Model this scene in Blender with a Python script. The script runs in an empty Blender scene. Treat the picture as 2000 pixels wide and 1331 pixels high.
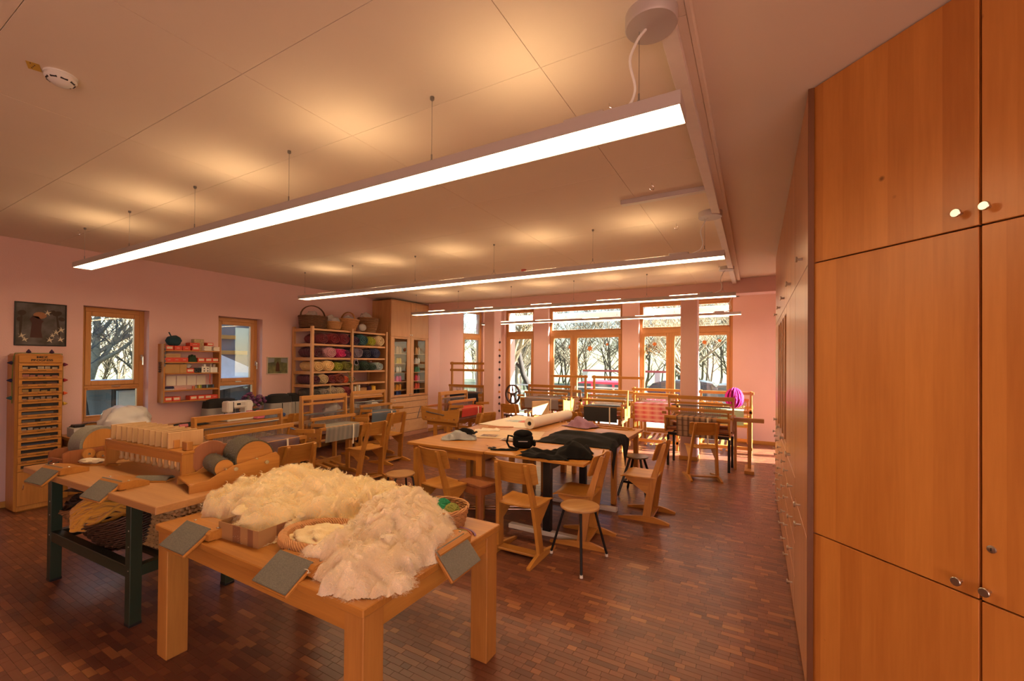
import bpy, bmesh, math, random
from mathutils import Matrix, Vector, noise
R = math.radians
scene = bpy.context.scene
COL = scene.collection
random.seed(7)

# ------------------------------------------------------------------ camera
yaw, pit, rol = R(29.7942), R(.4684), R(.4733)
r0 = Vector((math.cos(yaw), math.sin(yaw), 0)); f0 = Vector((-math.sin(yaw), math.cos(yaw), 0)); zz = Vector((0, 0, 1))
fw = f0*math.cos(pit) + zz*math.sin(pit); up0 = -f0*math.sin(pit) + zz*math.cos(pit)
rt = r0*math.cos(rol) + up0*math.sin(rol); up = -r0*math.sin(rol) + up0*math.cos(rol)
cd = bpy.data.cameras.new('camera'); cam = bpy.data.objects.new('camera', cd); COL.objects.link(cam)
m = Matrix((rt, up, -fw)).transposed().to_4x4(); m.translation = Vector((0, 0, 1.68)); cam.matrix_world = m
cd.sensor_width = 36; cd.sensor_fit = 'HORIZONTAL'
cd.lens = 849.18*36/2000; cd.shift_x = (1000-989.13)/2000; cd.shift_y = (699.22-665.5)/2000
cd.clip_start = .02; cd.clip_end = 300
scene.camera = cam
# ------------------------------------------------------------------ world, sun, exposure
w = bpy.data.worlds.new('sky'); scene.world = w; w.use_nodes = True
nt = w.node_tree; bg = nt.nodes['Background']; sk = nt.nodes.new('ShaderNodeTexSky')
sk.sky_type = 'NISHITA'; sk.sun_elevation = R(24); sk.sun_rotation = R(75); sk.sun_disc = False; sk.air_density = 1.2; sk.dust_density = .3; sk.ozone_density = 3.0
nt.links.new(sk.outputs[0], bg.inputs[0]); bg.inputs[1].default_value = .17
sd = bpy.data.lights.new('sun', 'SUN'); sd.energy = 22; sd.angle = R(.6); sd.color = (1, .9, .76)
so = bpy.data.objects.new('sun', sd); COL.objects.link(so); so.location = (8, 9, 6)
sdir = Vector((-.97, -.215, -.37)); so.rotation_euler = sdir.to_track_quat('-Z', 'Y').to_euler()
vs = scene.view_settings; vs.view_transform = 'Standard'; vs.look = 'None'; vs.gamma = 1; vs.use_curve_mapping = False
vs.exposure = 1.73
LAMP_COL = (1.0, .68, .36); LAMP_DOWN = 5.5; LAMP_UP = 9.0

# ------------------------------------------------------------------ helpers
def lin(c): return tuple((x/12.92 if x <= .04045 else ((x+.055)/1.055)**2.4) for x in c)
MATS = {}
def _nodes(name):
    mt = bpy.data.materials.new(name); mt.use_nodes = True; MATS[name] = mt
    nt = mt.node_tree; return mt, nt, nt.nodes['Principled BSDF']
def mat(name, col, rough=.5, metal=0, var=.12, scale=9, bump=0, bscale=60, stretch=(1, 1, 1), spec=.5, sheen=0, rnd=.06):
    if name in MATS: return MATS[name]
    mt, nt, b = _nodes(name); N = nt.nodes.new; L = nt.links.new
    tc = N('ShaderNodeTexCoord'); mp = N('ShaderNodeMapping'); mp.inputs['Scale'].default_value = stretch; L(tc.outputs['Object'], mp.inputs[0])
    no = N('ShaderNodeTexNoise'); no.inputs['Scale'].default_value = scale; no.inputs['Detail'].default_value = 5; L(mp.outputs[0], no.inputs['Vector'])
    oi = N('ShaderNodeObjectInfo'); ad = N('ShaderNodeMath'); ad.operation = 'MULTIPLY_ADD'; L(oi.outputs['Random'], ad.inputs[0]); ad.inputs[1].default_value = rnd*4; L(no.outputs[0], ad.inputs[2])
    cr = N('ShaderNodeMix'); cr.data_type = 'RGBA'; L(ad.outputs[0], cr.inputs[0])
    cr.inputs[6].default_value = (*[min(1, c*(1-var)) for c in col], 1); cr.inputs[7].default_value = (*[min(1, c*(1+var)) for c in col], 1)
    L(cr.outputs[2], b.inputs['Base Color'])
    b.inputs['Roughness'].default_value = rough; b.inputs['Metallic'].default_value = metal; b.inputs['Specular IOR Level'].default_value = spec
    if sheen: b.inputs['Sheen Weight'].default_value = sheen
    if bump:
        n2 = N('ShaderNodeTexNoise'); n2.inputs['Scale'].default_value = bscale; n2.inputs['Detail'].default_value = 4; L(mp.outputs[0], n2.inputs['Vector'])
        bp = N('ShaderNodeBump'); bp.inputs['Strength'].default_value = bump; bp.inputs['Distance'].default_value = .01; L(n2.outputs[0], bp.inputs['Height']); L(bp.outputs[0], b.inputs['Normal'])
    return mt
def wood(name, c1, c2, axis=2, rough=.38, fine=40, stave=0, knots=False):
    """grain along axis; stave>0 adds glued staves of that width (across the first other axis)"""
    if name in MATS: return MATS[name]
    mt, nt, b = _nodes(name); N = nt.nodes.new; L = nt.links.new
    tc = N('ShaderNodeTexCoord'); oi = N('ShaderNodeObjectInfo'); va = N('ShaderNodeVectorMath'); va.operation = 'ADD'
    ms = N('ShaderNodeMath'); ms.operation = 'MULTIPLY'; ms.inputs[1].default_value = 7.3; L(oi.outputs['Random'], ms.inputs[0])
    L(tc.outputs['Object'], va.inputs[0]); L(ms.outputs[0], va.inputs[1])
    vec = va.outputs[0]
    sc = [fine*.28]*3; sc[axis] = .9
    mp = N('ShaderNodeMapping'); mp.inputs['Scale'].default_value = sc; L(vec, mp.inputs[0])
    n1 = N('ShaderNodeTexNoise'); n1.inputs['Scale'].default_value = 1; n1.inputs['Detail'].default_value = 6; n1.inputs['Distortion'].default_value = .7; L(mp.outputs[0], n1.inputs['Vector'])
    sc2 = [fine*2.2]*3; sc2[axis] = 5
    mp2 = N('ShaderNodeMapping'); mp2.inputs['Scale'].default_value = sc2; L(vec, mp2.inputs[0])
    n2 = N('ShaderNodeTexNoise'); n2.inputs['Scale'].default_value = 1; n2.inputs['Detail'].default_value = 3; L(mp2.outputs[0], n2.inputs['Vector'])
    mx = N('ShaderNodeMix'); mx.data_type = 'FLOAT'; mx.inputs[0].default_value = .35; L(n1.outputs[0], mx.inputs[2]); L(n2.outputs[0], mx.inputs[3])
    val = mx.outputs[0]
    rm = N('ShaderNodeMapRange'); rm.inputs[1].default_value = .33; rm.inputs[2].default_value = .68; L(val, rm.inputs[0]); val = rm.outputs[0]
    mo = N('ShaderNodeMath'); mo.operation = 'MULTIPLY_ADD'; mo.inputs[1].default_value = .25; L(oi.outputs['Random'], mo.inputs[0])
    ms2 = N('ShaderNodeMath'); ms2.operation = 'MULTIPLY'; ms2.inputs[1].default_value = .75; L(val, ms2.inputs[0]); L(ms2.outputs[0], mo.inputs[2]); val = mo.outputs[0]
    if stave:
        sx = N('ShaderNodeSeparateXYZ'); L(va.outputs[0], sx.inputs[0]); a = 0 if axis != 0 else 1
        dv = N('ShaderNodeMath'); dv.operation = 'DIVIDE'; dv.inputs[1].default_value = stave; L(sx.outputs[a], dv.inputs[0])
        fl = N('ShaderNodeMath'); fl.operation = 'FLOOR'; L(dv.outputs[0], fl.inputs[0])
        wn = N('ShaderNodeTexWhiteNoise'); wn.noise_dimensions = '1D'; L(fl.outputs[0], wn.inputs['W'])
        mm = N('ShaderNodeMix'); mm.data_type = 'FLOAT'; mm.inputs[0].default_value = .42; L(val, mm.inputs[2]); L(wn.outputs[0], mm.inputs[3]); val = mm.outputs[0]
    cr = N('ShaderNodeMix'); cr.data_type = 'RGBA'; L(val, cr.inputs[0]); cr.inputs[6].default_value = (*c1, 1); cr.inputs[7].default_value = (*c2, 1)
    out = cr.outputs[2]
    if knots:
        vo = N('ShaderNodeTexVoronoi'); vo.inputs['Scale'].default_value = 4.2; vo.inputs['Randomness'].default_value = 1; L(vec, vo.inputs['Vector'])
        kr = N('ShaderNodeMapRange'); kr.inputs[1].default_value = .02; kr.inputs[2].default_value = .06; kr.inputs[3].default_value = .75; kr.inputs[4].default_value = 0; L(vo.outputs['Distance'], kr.inputs[0])
        k = N('ShaderNodeMix'); k.data_type = 'RGBA'; L(kr.outputs[0], k.inputs[0]); L(out, k.inputs[6]); k.inputs[7].default_value = (c1[0]*.25, c1[1]*.2, c1[2]*.2, 1); out = k.outputs[2]
    L(out, b.inputs['Base Color']); b.inputs['Roughness'].default_value = rough
    bp = N('ShaderNodeBump'); bp.inputs['Strength'].default_value = .12; bp.inputs['Distance'].default_value = .002; L(n2.outputs[0], bp.inputs['Height']); L(bp.outputs[0], b.inputs['Normal'])
    return mt
def emis(name, col, s):
    if name in MATS: return MATS[name]
    mt, nt, b = _nodes(name); b.inputs['Base Color'].default_value = (.8, .8, .8, 1); b.inputs['Emission Color'].default_value = (*col, 1); b.inputs['Emission Strength'].default_value = s
    return mt
def stripe(name, cols, axis, period, rough=.8, col2=None, axis2=None, period2=.1, amt2=.35):
    """woven cloth: colour bands across an axis, optional cross bands"""
    if name in MATS: return MATS[name]
    mt, nt, b = _nodes(name); N = nt.nodes.new; L = nt.links.new
    tc = N('ShaderNodeTexCoord'); sx = N('ShaderNodeSeparateXYZ'); L(tc.outputs['Object'], sx.inputs[0])
    def band(ax, per):
        d = N('ShaderNodeMath'); d.operation = 'DIVIDE'; d.inputs[1].default_value = per; L(sx.outputs[ax], d.inputs[0])
        f = N('ShaderNodeMath'); f.operation = 'FRACT'; L(d.outputs[0], f.inputs[0]); return f.outputs[0]
    cr = N('ShaderNodeValToRGB'); cr.color_ramp.interpolation = 'LINEAR'; L(band(axis, period), cr.inputs[0]); e = cr.color_ramp.elements
    while len(e) < len(cols): e.new(.5)
    for i, c in enumerate(cols): e[i].position = i/(len(cols)-1) if len(cols) > 1 else 0; e[i].color = (*c, 1)
    out = cr.outputs[0]
    if col2 is not None:
        g = N('ShaderNodeMath'); g.operation = 'LESS_THAN'; g.inputs[1].default_value = amt2; L(band(axis2, period2), g.inputs[0])
        k = N('ShaderNodeMix'); k.data_type = 'RGBA'; g2 = N('ShaderNodeMath'); g2.operation = 'MULTIPLY'; g2.inputs[1].default_value = .75; L(g.outputs[0], g2.inputs[0]); L(g2.outputs[0], k.inputs[0]); L(out, k.inputs[6]); k.inputs[7].default_value = (*col2, 1); out = k.outputs[2]
    no = N('ShaderNodeTexNoise'); no.inputs['Scale'].default_value = 180; L(tc.outputs['Object'], no.inputs['Vector'])
    h = N('ShaderNodeMix'); h.data_type = 'RGBA'; h.blend_type = 'MULTIPLY'; h.inputs[0].default_value = .35; L(out, h.inputs[6]); L(no.outputs['Color'], h.inputs[7])
    L(h.outputs[2], b.inputs['Base Color']); b.inputs['Roughness'].default_value = rough
    return mt
def glass(name='window glass', tint=(.93, .96, .97), refl=.9):
    if name in MATS: return MATS[name]
    mt, nt, b = _nodes(name); N = nt.nodes.new; L = nt.links.new; nt.nodes.remove(b)
    t = N('ShaderNodeBsdfTransparent'); t.inputs[0].default_value = (*tint, 1); g = N('ShaderNodeBsdfGlossy'); g.inputs['Roughness'].default_value = .01; g.inputs[0].default_value = (refl,)*3+(1,)
    lw = N('ShaderNodeLayerWeight'); lw.inputs[0].default_value = .5; pw = N('ShaderNodeMath'); pw.operation = 'POWER'; pw.inputs[1].default_value = 4; L(lw.outputs['Facing'], pw.inputs[0]); fr = N('ShaderNodeMath'); fr.operation = 'MULTIPLY_ADD'; fr.inputs[1].default_value = .5; fr.inputs[2].default_value = .035; L(pw.outputs[0], fr.inputs[0]); mx = N('ShaderNodeMixShader'); L(fr.outputs[0], mx.inputs[0]); L(t.outputs[0], mx.inputs[1]); L(g.outputs[0], mx.inputs[2])
    L(mx.outputs[0], nt.nodes['Material Output'].inputs[0]); return mt
def film(name, col, alpha):
    if name in MATS: return MATS[name]
    mt, nt, b = _nodes(name); b.inputs['Base Color'].default_value = (*col, 1); b.inputs['Roughness'].default_value = .25; b.inputs['Alpha'].default_value = alpha
    return mt

CORN = [(sx, sy, sz) for sx in (0, 1) for sy in (0, 1) for sz in (0, 1)]
class MB:
    def __init__(s): s.v = []; s.f = []; s.m = Matrix()
    def at(s, loc=(0, 0, 0), rz=0, rx=0, ry=0):
        s.m = Matrix.Translation(loc) @ Matrix.Rotation(rz, 4, 'Z') @ Matrix.Rotation(ry, 4, 'Y') @ Matrix.Rotation(rx, 4, 'X'); return s
    def add(s, vs, fs):
        n = len(s.v); s.v += [s.m @ Vector(p) for p in vs]; s.f += [[i+n for i in f] for f in fs]; return s
    def box(s, x0, x1, y0, y1, z0, z1, c=.003):
        lo = (x0, y0, z0); hi = (x1, y1, z1); c = min(c, .45*min(abs(x1-x0), abs(y1-y0), abs(z1-z0)))
        if c <= 0:
            vs = [((x0, x1)[a], (y0, y1)[b], (z0, z1)[d]) for a, b, d in CORN]
            return s.add(vs, [(0, 1, 3, 2), (4, 6, 7, 5), (0, 4, 5, 1), (2, 3, 7, 6), (0, 2, 6, 4), (1, 5, 7, 3)])
        vs = []
        for co in CORN:
            for a in range(3):
                vs.append([ (hi[k] if co[k] else lo[k]) + (0 if k == a else (-c if co[k] else c)) for k in range(3)])
        ix = lambda co, a: CORN.index(tuple(co))*3+a
        fs = []
        for a in range(3):
            b, d = [k for k in range(3) if k != a]
            for sg in (0, 1):
                q = []
                for (p, r) in ((0, 0), (1, 0), (1, 1), (0, 1)):
                    co = [0]*3; co[a] = sg; co[b] = p; co[d] = r; q.append(ix(co, a))
                fs.append(q)
        for a, b in ((0, 1), (0, 2), (1, 2)):
            d = 3-a-b
            for sa in (0, 1):
                for sb in (0, 1):
                    c0 = [0]*3; c0[a] = sa; c0[b] = sb; c1 = list(c0); c1[d] = 1
                    fs.append((ix(c0, a), ix(c0, b), ix(c1, b), ix(c1, a)))
        for co in CORN: fs.append((ix(co, 0), ix(co, 1), ix(co, 2)))
        return s.add(vs, fs)
    def cb(s, cx, cy, cz, sx, sy, sz, c=.003): return s.box(cx-sx/2, cx+sx/2, cy-sy/2, cy+sy/2, cz-sz/2, cz+sz/2, c)
    def beam(s, p, q, wd, ht, c=.003):
        """board from p to q, width wd (horizontal), height ht"""
        p = Vector(p); q = Vector(q); d = q-p; ln = d.length; x = d.normalized(); u = Vector((0, 0, 1))
        if abs(x.z) > .98: u = Vector((1, 0, 0))
        y = u.cross(x).normalized(); z = x.cross(y); old = s.m
        k = Matrix((x, y, z)).transposed().to_4x4(); k.translation = p; s.m = old @ k
        s.box(0, ln, -wd/2, wd/2, -ht/2, ht/2, c); s.m = old; return s
    def tube(s, pts, r, n=6, cap=True, closed=False):
        pts = [Vector(p) for p in pts]; k = len(pts); rs = r if isinstance(r, (list, tuple)) else [r]*k
        vs = []; fs = []; prev = None
        for i, p in enumerate(pts):
            if closed: t = (pts[(i+1) % k]-pts[i-1])
            else: t = (pts[min(i+1, k-1)]-pts[max(i-1, 0)])
            t = t.normalized() if t.length > 1e-9 else Vector((0, 0, 1))
            if prev is None:
                a = Vector((0, 0, 1)) if abs(t.z) < .9 else Vector((1, 0, 0)); nx = t.cross(a).normalized()
            else:
                nx = prev-t*prev.dot(t); nx = nx.normalized() if nx.length > 1e-6 else prev
            prev = nx; ny = t.cross(nx)
            for j in range(n):
                a = 2*math.pi*j/n; vs.append(p+(nx*math.cos(a)+ny*math.sin(a))*rs[i])
        for i in range(k if closed else k-1):
            i2 = (i+1) % k
            for j in range(n): fs.append((i*n+j, i*n+(j+1) % n, i2*n+(j+1) % n, i2*n+j))
        if cap and not closed: fs.append(tuple(range(n))[::-1]); fs.append(tuple((k-1)*n+j for j in range(n)))
        return s.add(vs, fs)
    def cyl(s, p, q, r, n=12): return s.tube([p, q], r, n)
    def lathe(s, prof, n=20, sx=1, sy=1):
        vs = []; fs = []; k = len(prof)
        for (r, z) in prof:
            for j in range(n): a = 2*math.pi*j/n; vs.append((r*math.cos(a)*sx, r*math.sin(a)*sy, z))
        for i in range(k-1):
            for j in range(n): fs.append((i*n+j, i*n+(j+1) % n, (i+1)*n+(j+1) % n, (i+1)*n+j))
        ring = prof[0] == prof[-1]
        if prof[0][0] > 1e-5 and not ring: fs.append(tuple(range(n))[::-1])
        if prof[-1][0] > 1e-5 and not ring: fs.append(tuple((k-1)*n+j for j in range(n)))
        return s.add(vs, fs)
    def prism(s, poly, t0, t1, plane='xz'):
        k = len(poly)
        g = {'xz': lambda a, b, t: (a, t, b), 'xy': lambda a, b, t: (a, b, t), 'yz': lambda a, b, t: (t, a, b)}[plane]
        vs = [g(a, b, t0) for a, b in poly]+[g(a, b, t1) for a, b in poly]
        fs = [tuple(range(k)), tuple(range(k, 2*k))[::-1]]+[(i, (i+1) % k, k+(i+1) % k, k+i) for i in range(k)]
        return s.add(vs, fs)
    def sheet(s, fn, nu, nv, th=.003):
        g = [[Vector(fn(i/nu, j/nv)) for j in range(nv+1)] for i in range(nu+1)]
        top = []; bot = []
        for i in range(nu+1):
            for j in range(nv+1):
                a = g[min(i+1, nu)][j]-g[max(i-1, 0)][j]; b = g[i][min(j+1, nv)]-g[i][max(j-1, 0)]
                n = a.cross(b); n = n.normalized() if n.length > 1e-9 else Vector((0, 0, 1))
                top.append(g[i][j]+n*th/2); bot.append(g[i][j]-n*th/2)
        K = (nu+1)*(nv+1); q = lambda i, j: i*(nv+1)+j; fs = []
        for i in range(nu):
            for j in range(nv):
                fs.append((q(i, j), q(i+1, j), q(i+1, j+1), q(i, j+1))); fs.append((K+q(i, j), K+q(i, j+1), K+q(i+1, j+1), K+q(i+1, j)))
        for i in range(nu): fs.append((q(i, 0), K+q(i, 0), K+q(i+1, 0), q(i+1, 0))); fs.append((q(i, nv), q(i+1, nv), K+q(i+1, nv), K+q(i, nv)))
        for j in range(nv): fs.append((q(0, j), q(0, j+1), K+q(0, j+1), K+q(0, j))); fs.append((q(nu, j), K+q(nu, j), K+q(nu, j+1), q(nu, j+1)))
        return s.add(top+bot, fs)
    def blob(s, c, rx, ry, rz, amp=.25, fr=2.0, n=12, seed=0, zmin=None):
        vs = []; fs = []; m2 = n*2; c = Vector(c)
        for i in range(n+1):
            th = math.pi*i/n
            for j in range(m2):
                ph = 2*math.pi*j/m2; d = Vector((math.sin(th)*math.cos(ph), math.sin(th)*math.sin(ph), math.cos(th)))
                k = 1+amp*noise.noise(d*fr+Vector((seed*3.1, seed*1.7, seed)))+amp*.5*noise.noise(d*fr*2.3+Vector((seed, 4, 9)))
                p = Vector((d.x*rx*k, d.y*ry*k, d.z*rz*k))+c
                if zmin is not None: p.z = max(p.z, zmin)
                vs.append(p)
        for i in range(n):
            for j in range(m2): fs.append((i*m2+j, i*m2+(j+1) % m2, (i+1)*m2+(j+1) % m2, (i+1)*m2+j))
        return s.add(vs, fs)
    def mesh(s, name, mt, smooth=False, ang=35):
        me = bpy.data.meshes.new(name); me.from_pydata([tuple(v) for v in s.v], [], s.f)
        bm = bmesh.new(); bm.from_mesh(me); bmesh.ops.recalc_face_normals(bm, faces=bm.faces); bm.to_mesh(me); bm.free()
        if mt: me.materials.append(mt)
        if smooth: me.shade_smooth(); me.set_sharp_from_angle(angle=R(ang))
        return me
    def ob(s, name, mt, parent=None, smooth=False, ang=35, label=None):
        o = bpy.data.objects.new(name, s.mesh(name, mt, smooth, ang)); COL.objects.link(o)
        if parent: o.parent = parent
        if label: o['label'] = label
        return o
def child(name, me, parent, loc=(0, 0, 0), rz=0, rx=0, ry=0):
    o = bpy.data.objects.new(name, me); COL.objects.link(o); o.parent = parent; o.location = loc; o.rotation_euler = (rx, ry, rz); return o
def thing(name, label, cat, loc=(0, 0, 0), rz=0, group=None, rx=0, ry=0):
    o = bpy.data.objects.new(name, None); COL.objects.link(o); o.location = loc; o.rotation_euler = (rx, ry, rz); o.empty_display_size = .1
    o['label'] = label; o['category'] = cat
    if group: o['group'] = group
    return o
def tag(o, label, cat, group=None, kind=None):
    o['label'] = label; o['category'] = cat
    if group: o['group'] = group
    if kind: o['kind'] = kind
    return o
def struct(o, label=None, cat=None):
    o['kind'] = 'structure'
    if label: o['label'] = label
    if cat: o['category'] = cat
    return o
def place(o, loc, rz=0, rx=0, ry=0): o.location = loc; o.rotation_euler = (rx, ry, rz); return o
def dup(root, loc, rz=0, label=None, group=None):
    def cp(o, par):
        c = o.copy(); COL.objects.link(c); c.parent = par
        for ch in o.children: cp(ch, c)
        return c
    r = cp(root, None); r.location = loc; r.rotation_euler = (0, 0, rz)
    if label: r['label'] = label
    if group: r['group'] = group
    return r
def text_mesh(txt, size, mt, name='lettering', bold=.004, ext=.001, sx=1):
    cu = bpy.data.curves.new(name, 'FONT'); cu.body = txt; cu.size = size; cu.align_x = 'CENTER'; cu.align_y = 'CENTER'; cu.extrude = ext; cu.offset = bold
    o = bpy.data.objects.new(name+'_curve', cu); me = bpy.data.meshes.new_from_object(o); bpy.data.objects.remove(o)
    for v in me.vertices: v.co.x *= sx
    me.materials.clear(); me.materials.append(mt); me.name = name; return me

# ------------------------------------------------------------------ materials
BE1, BE2 = (.36, .137, .022), (.61, .285, .055)
beechX = wood('beech grain x', BE1, BE2, 0); beechY = wood('beech grain y', BE1, BE2, 1); beechZ = wood('beech grain z', BE1, BE2, 2)
loomX = wood('loom beech x', (.38, .155, .028), (.60, .28, .056), 0, .35); loomY = wood('loom beech y', (.38, .155, .028), (.60, .28, .056), 1, .35); loomZ = wood('loom beech z', (.38, .155, .028), (.60, .28, .056), 2, .35)
pineX = wood('pine x', (.45, .20, .07), (.66, .36, .15), 0, .4, knots=True); pineY = wood('pine y', (.45, .20, .07), (.66, .36, .15), 1, .4, knots=True); pineZ = wood('pine z', (.45, .20, .07), (.66, .36, .15), 2, .4, knots=True)
cabZ = wood('alder cabinet staves', (.42, .145, .028), (.68, .29, .064), 2, .34, 34, stave=.095, knots=True)
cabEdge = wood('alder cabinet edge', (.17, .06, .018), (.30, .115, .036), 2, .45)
tallZ = wood('beech veneer door', (.50, .235, .09), (.62, .33, .145), 2, .4, 30)
tallY = wood('beech veneer drawer', (.55, .29, .125), (.66, .39, .19), 1, .4, 30)
oakX = wood('honey oak x', (.36, .137, .024), (.56, .245, .046), 0, .36); oakY = wood('honey oak y', (.36, .137, .024), (.56, .245, .046), 1, .36); oakZ = wood('honey oak z', (.34, .13, .025), (.53, .235, .05), 2, .4)
frameX = wood('window wood x', (.46, .20, .06), (.62, .30, .10), 0, .38); frameZ = wood('window wood z', (.46, .20, .06), (.62, .30, .10), 2, .38)
benchX = wood('workbench top', (.40, .185, .06), (.54, .27, .095), 0, .45)
darkW = wood('dark stained wood', (.045, .018, .01), (.11, .045, .022), 2, .4)
redW = wood('red brown wood', (.22, .07, .025), (.36, .13, .045), 2, .4)
pink = mat('pink lime paint', (.72, .455, .42), .85, var=.06, scale=1.4, bump=.12, bscale=90, rnd=0)
ceilm = mat('cream ceiling board', (.77, .655, .525), .9, var=.025, scale=3, rnd=.01)
white = mat('white plastic', (.78, .76, .72), .35, var=.02); offw = mat('off white', (.72, .68, .60), .6, var=.05)
silver = mat('brushed steel', (.62, .60, .56), .28, 1, var=.05); chrome = mat('chrome', (.8, .8, .8), .12, 1, var=.02)
greym = mat('grey aluminium', (.42, .40, .39), .45, .4, var=.03)
black = mat('black plastic', (.012, .012, .013), .4, var=.1); blackM = mat('black steel', (.014, .014, .015), .35, .3, var=.1)
blackC = mat('black cloth', (.005, .0045, .0045), .9, var=.3, bump=.2, bscale=300, spec=.2)
greenM = mat('green enamel steel', (.020, .034, .020), .42, .1, var=.1)
wire = mat('steel wire', (.30, .29, .28), .35, 1, var=.05)
cardcloth = mat('wire carding cloth', (.20, .185, .145), .6, .15, var=.55, scale=170, bump=.9, bscale=420)
twine = mat('cotton string', (.75, .68, .55), .9)
wicker = mat('tan wicker', (.50, .24, .085), .55, var=.35, scale=40); wickD = mat('dark wicker', (.055, .026, .014), .4, var=.4, scale=40); wickM = mat('brown wicker', (.26, .12, .045), .5, var=.4, scale=40); straw = mat('straw plait', (.46, .29, .12), .75, var=.35, scale=40)
paper = mat('cream paper', (.80, .70, .56), .7, var=.04); card = mat('brown cardboard', (.36, .185, .065), .75, var=.08)
GL = glass()
# ------------------------------------------------------------------ setting: floor
ZC, ZR = 3.03, 3.073
floor = MB().box(-7.7, 4.2, -2.9, 10.75, -.16, -.008, 0).ob('floor', mat('floor screed', (.05, .022, .012), .8)); struct(floor, 'brown mosaic parquet floor', 'floor')
def parq(name, attr):
    mt, nt, b = _nodes(name); N = nt.nodes.new; L = nt.links.new
    if attr: a = N('ShaderNodeAttribute'); a.attribute_name = 'tone'; tone = a.outputs['Fac']
    else: a = N('ShaderNodeObjectInfo'); tone = a.outputs['Random']
    cr = N('ShaderNodeValToRGB'); L(tone, cr.inputs[0]); e = cr.color_ramp.elements
    for p, c in ((.12, (0.1782, 0.0633, 0.0391)), (.55, (0.23, 0.0828, 0.0471)), (.86, (0.2587, 0.0954, 0.0517)), (.95, (0.3795, 0.1437, 0.0633))): q = e.new(p); q.color = (*c, 1)
    e[0].color = (.14, .05, .035, 1); e[-1].color = (.40, .17, .07, 1)
    tc = N('ShaderNodeTexCoord'); mp = N('ShaderNodeMapping'); mp.inputs['Scale'].default_value = (8, 120, 8); L(tc.outputs['Object'], mp.inputs[0]); no = N('ShaderNodeTexNoise'); no.inputs['Scale'].default_value = 1; no.inputs['Detail'].default_value = 4; L(mp.outputs[0], no.inputs[0])
    mx = N('ShaderNodeMix'); mx.data_type = 'RGBA'; mx.blend_type = 'MULTIPLY'; mx.inputs[0].default_value = .3; L(cr.outputs[0], mx.inputs[6]); L(no.outputs['Color'], mx.inputs[7]); L(mx.outputs[2], b.inputs['Base Color'])
    b.inputs['Roughness'].default_value = .34; b.inputs['Specular IOR Level'].default_value = .45
    n2 = N('ShaderNodeTexNoise'); n2.inputs['Scale'].default_value = 14; L(tc.outputs['Object'], n2.inputs[0]); mr = N('ShaderNodeMapRange'); mr.inputs[3].default_value = .24; mr.inputs[4].default_value = .40; L(n2.outputs[0], mr.inputs[0]); L(mr.outputs[0], b.inputs['Roughness'])
    return mt
parA, parB = parq('parquet field', True), parq('parquet block', False)
rows = []; RW = .0405
rg = random.Random(3); y = .3
LENS = (.055, .075, .1, .125, .16)
while y < 10.6:
    x = -7.28-rg.random()*.1
    while x < 1.55:
        l = rg.choice(LENS); rows.append((x, y, l)); x += l
    y += RW
def pjk(x, y):
    q = Vector((x, y, 0))-cam.location; d = q.dot(fw)
    return (989.13+849.18*q.dot(rt)/d, 699.22-849.18*q.dot(up)/d, d) if d > .1 else (0, 0, 1e9)
vis = []
for i, (x, y, l) in enumerate(rows):
    u, v, d = pjk(x+l/2, y+RW/2)
    if 0 < u < 2000 and v < 1331 and not (300 < u < 960 and 1180 > v) and x < .2: vis.append((d, i))
vis.sort(); near = set(i for d, i in vis[:300])
blockme = {l: MB().box(.0006, l-.0006, .0006, RW-.0006, -.008, 0, .0006).mesh('parquet_block', parB) for l in LENS}
fv, ff, ft = [], [], []
for i, (x, y, l) in enumerate(rows):
    if i in near:
        child('parquet_block', blockme[l], floor, (x, y, rg.uniform(-.00012, .0001)))
    else:
        n = len(fv); z = rg.uniform(-.00012, .0001); a, b_, c_, d_ = x+.0006, x+l-.0006, y+.0006, y+RW-.0006
        fv += [(a, c_, z), (b_, c_, z), (b_, d_, z), (a, d_, z), (a, c_, -.008), (b_, c_, -.008), (b_, d_, -.008), (a, d_, -.008)]
        ff += [(n, n+1, n+2, n+3), (n, n+4, n+5, n+1), (n+1, n+5, n+6, n+2), (n+2, n+6, n+7, n+3), (n+3, n+7, n+4, n)]
        ft += [rg.random()]*5
me = bpy.data.meshes.new('parquet_field'); me.from_pydata(fv, [], ff); me.materials.append(parA)
at = me.attributes.new('tone', 'FLOAT', 'FACE'); at.data.foreach_set('value', ft)
o = bpy.data.objects.new('parquet_field', me); COL.objects.link(o); o.parent = floor; o['kind'] = 'stuff'
# ------------------------------------------------------------------ ceilings
ceil = MB().box(-7.7, -.235, -2.9, 8.1, ZC+.018, ZC+.2, 0).ob('ceiling', mat('ceiling joint', (.48, .39, .31), .9)); struct(ceil, 'cream boarded ceiling with fine joints', 'ceiling')
xs = [-7.28, -5.86, -4.61, -3.36, -2.11, -.86, -.235]; ys = [-2.5]+[.505+.645*k for k in range(-4, 12)]+[8.08]
for i in range(len(xs)-1):
    for j in range(len(ys)-1):
        MB().box(xs[i]+.0011, xs[i+1]-.0011, ys[j]+.0011, ys[j+1]-.0011, ZC, ZC+.018, .001).ob('ceiling_panel', ceilm, ceil)
c2 = MB().box(-.235, 4.2, -2.9, 8.1, ZR, ZR+.2, 0).ob('ceiling', ceilm); struct(c2, 'plain pinkish ceiling strip above the right hand cupboards', 'ceiling')
c3 = MB().box(-7.2, 1.9, 8.36, 10.9, 3.34, 3.5, 0).ob('ceiling', ceilm); struct(c3, 'ceiling of the window bay behind the columns', 'ceiling')
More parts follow.
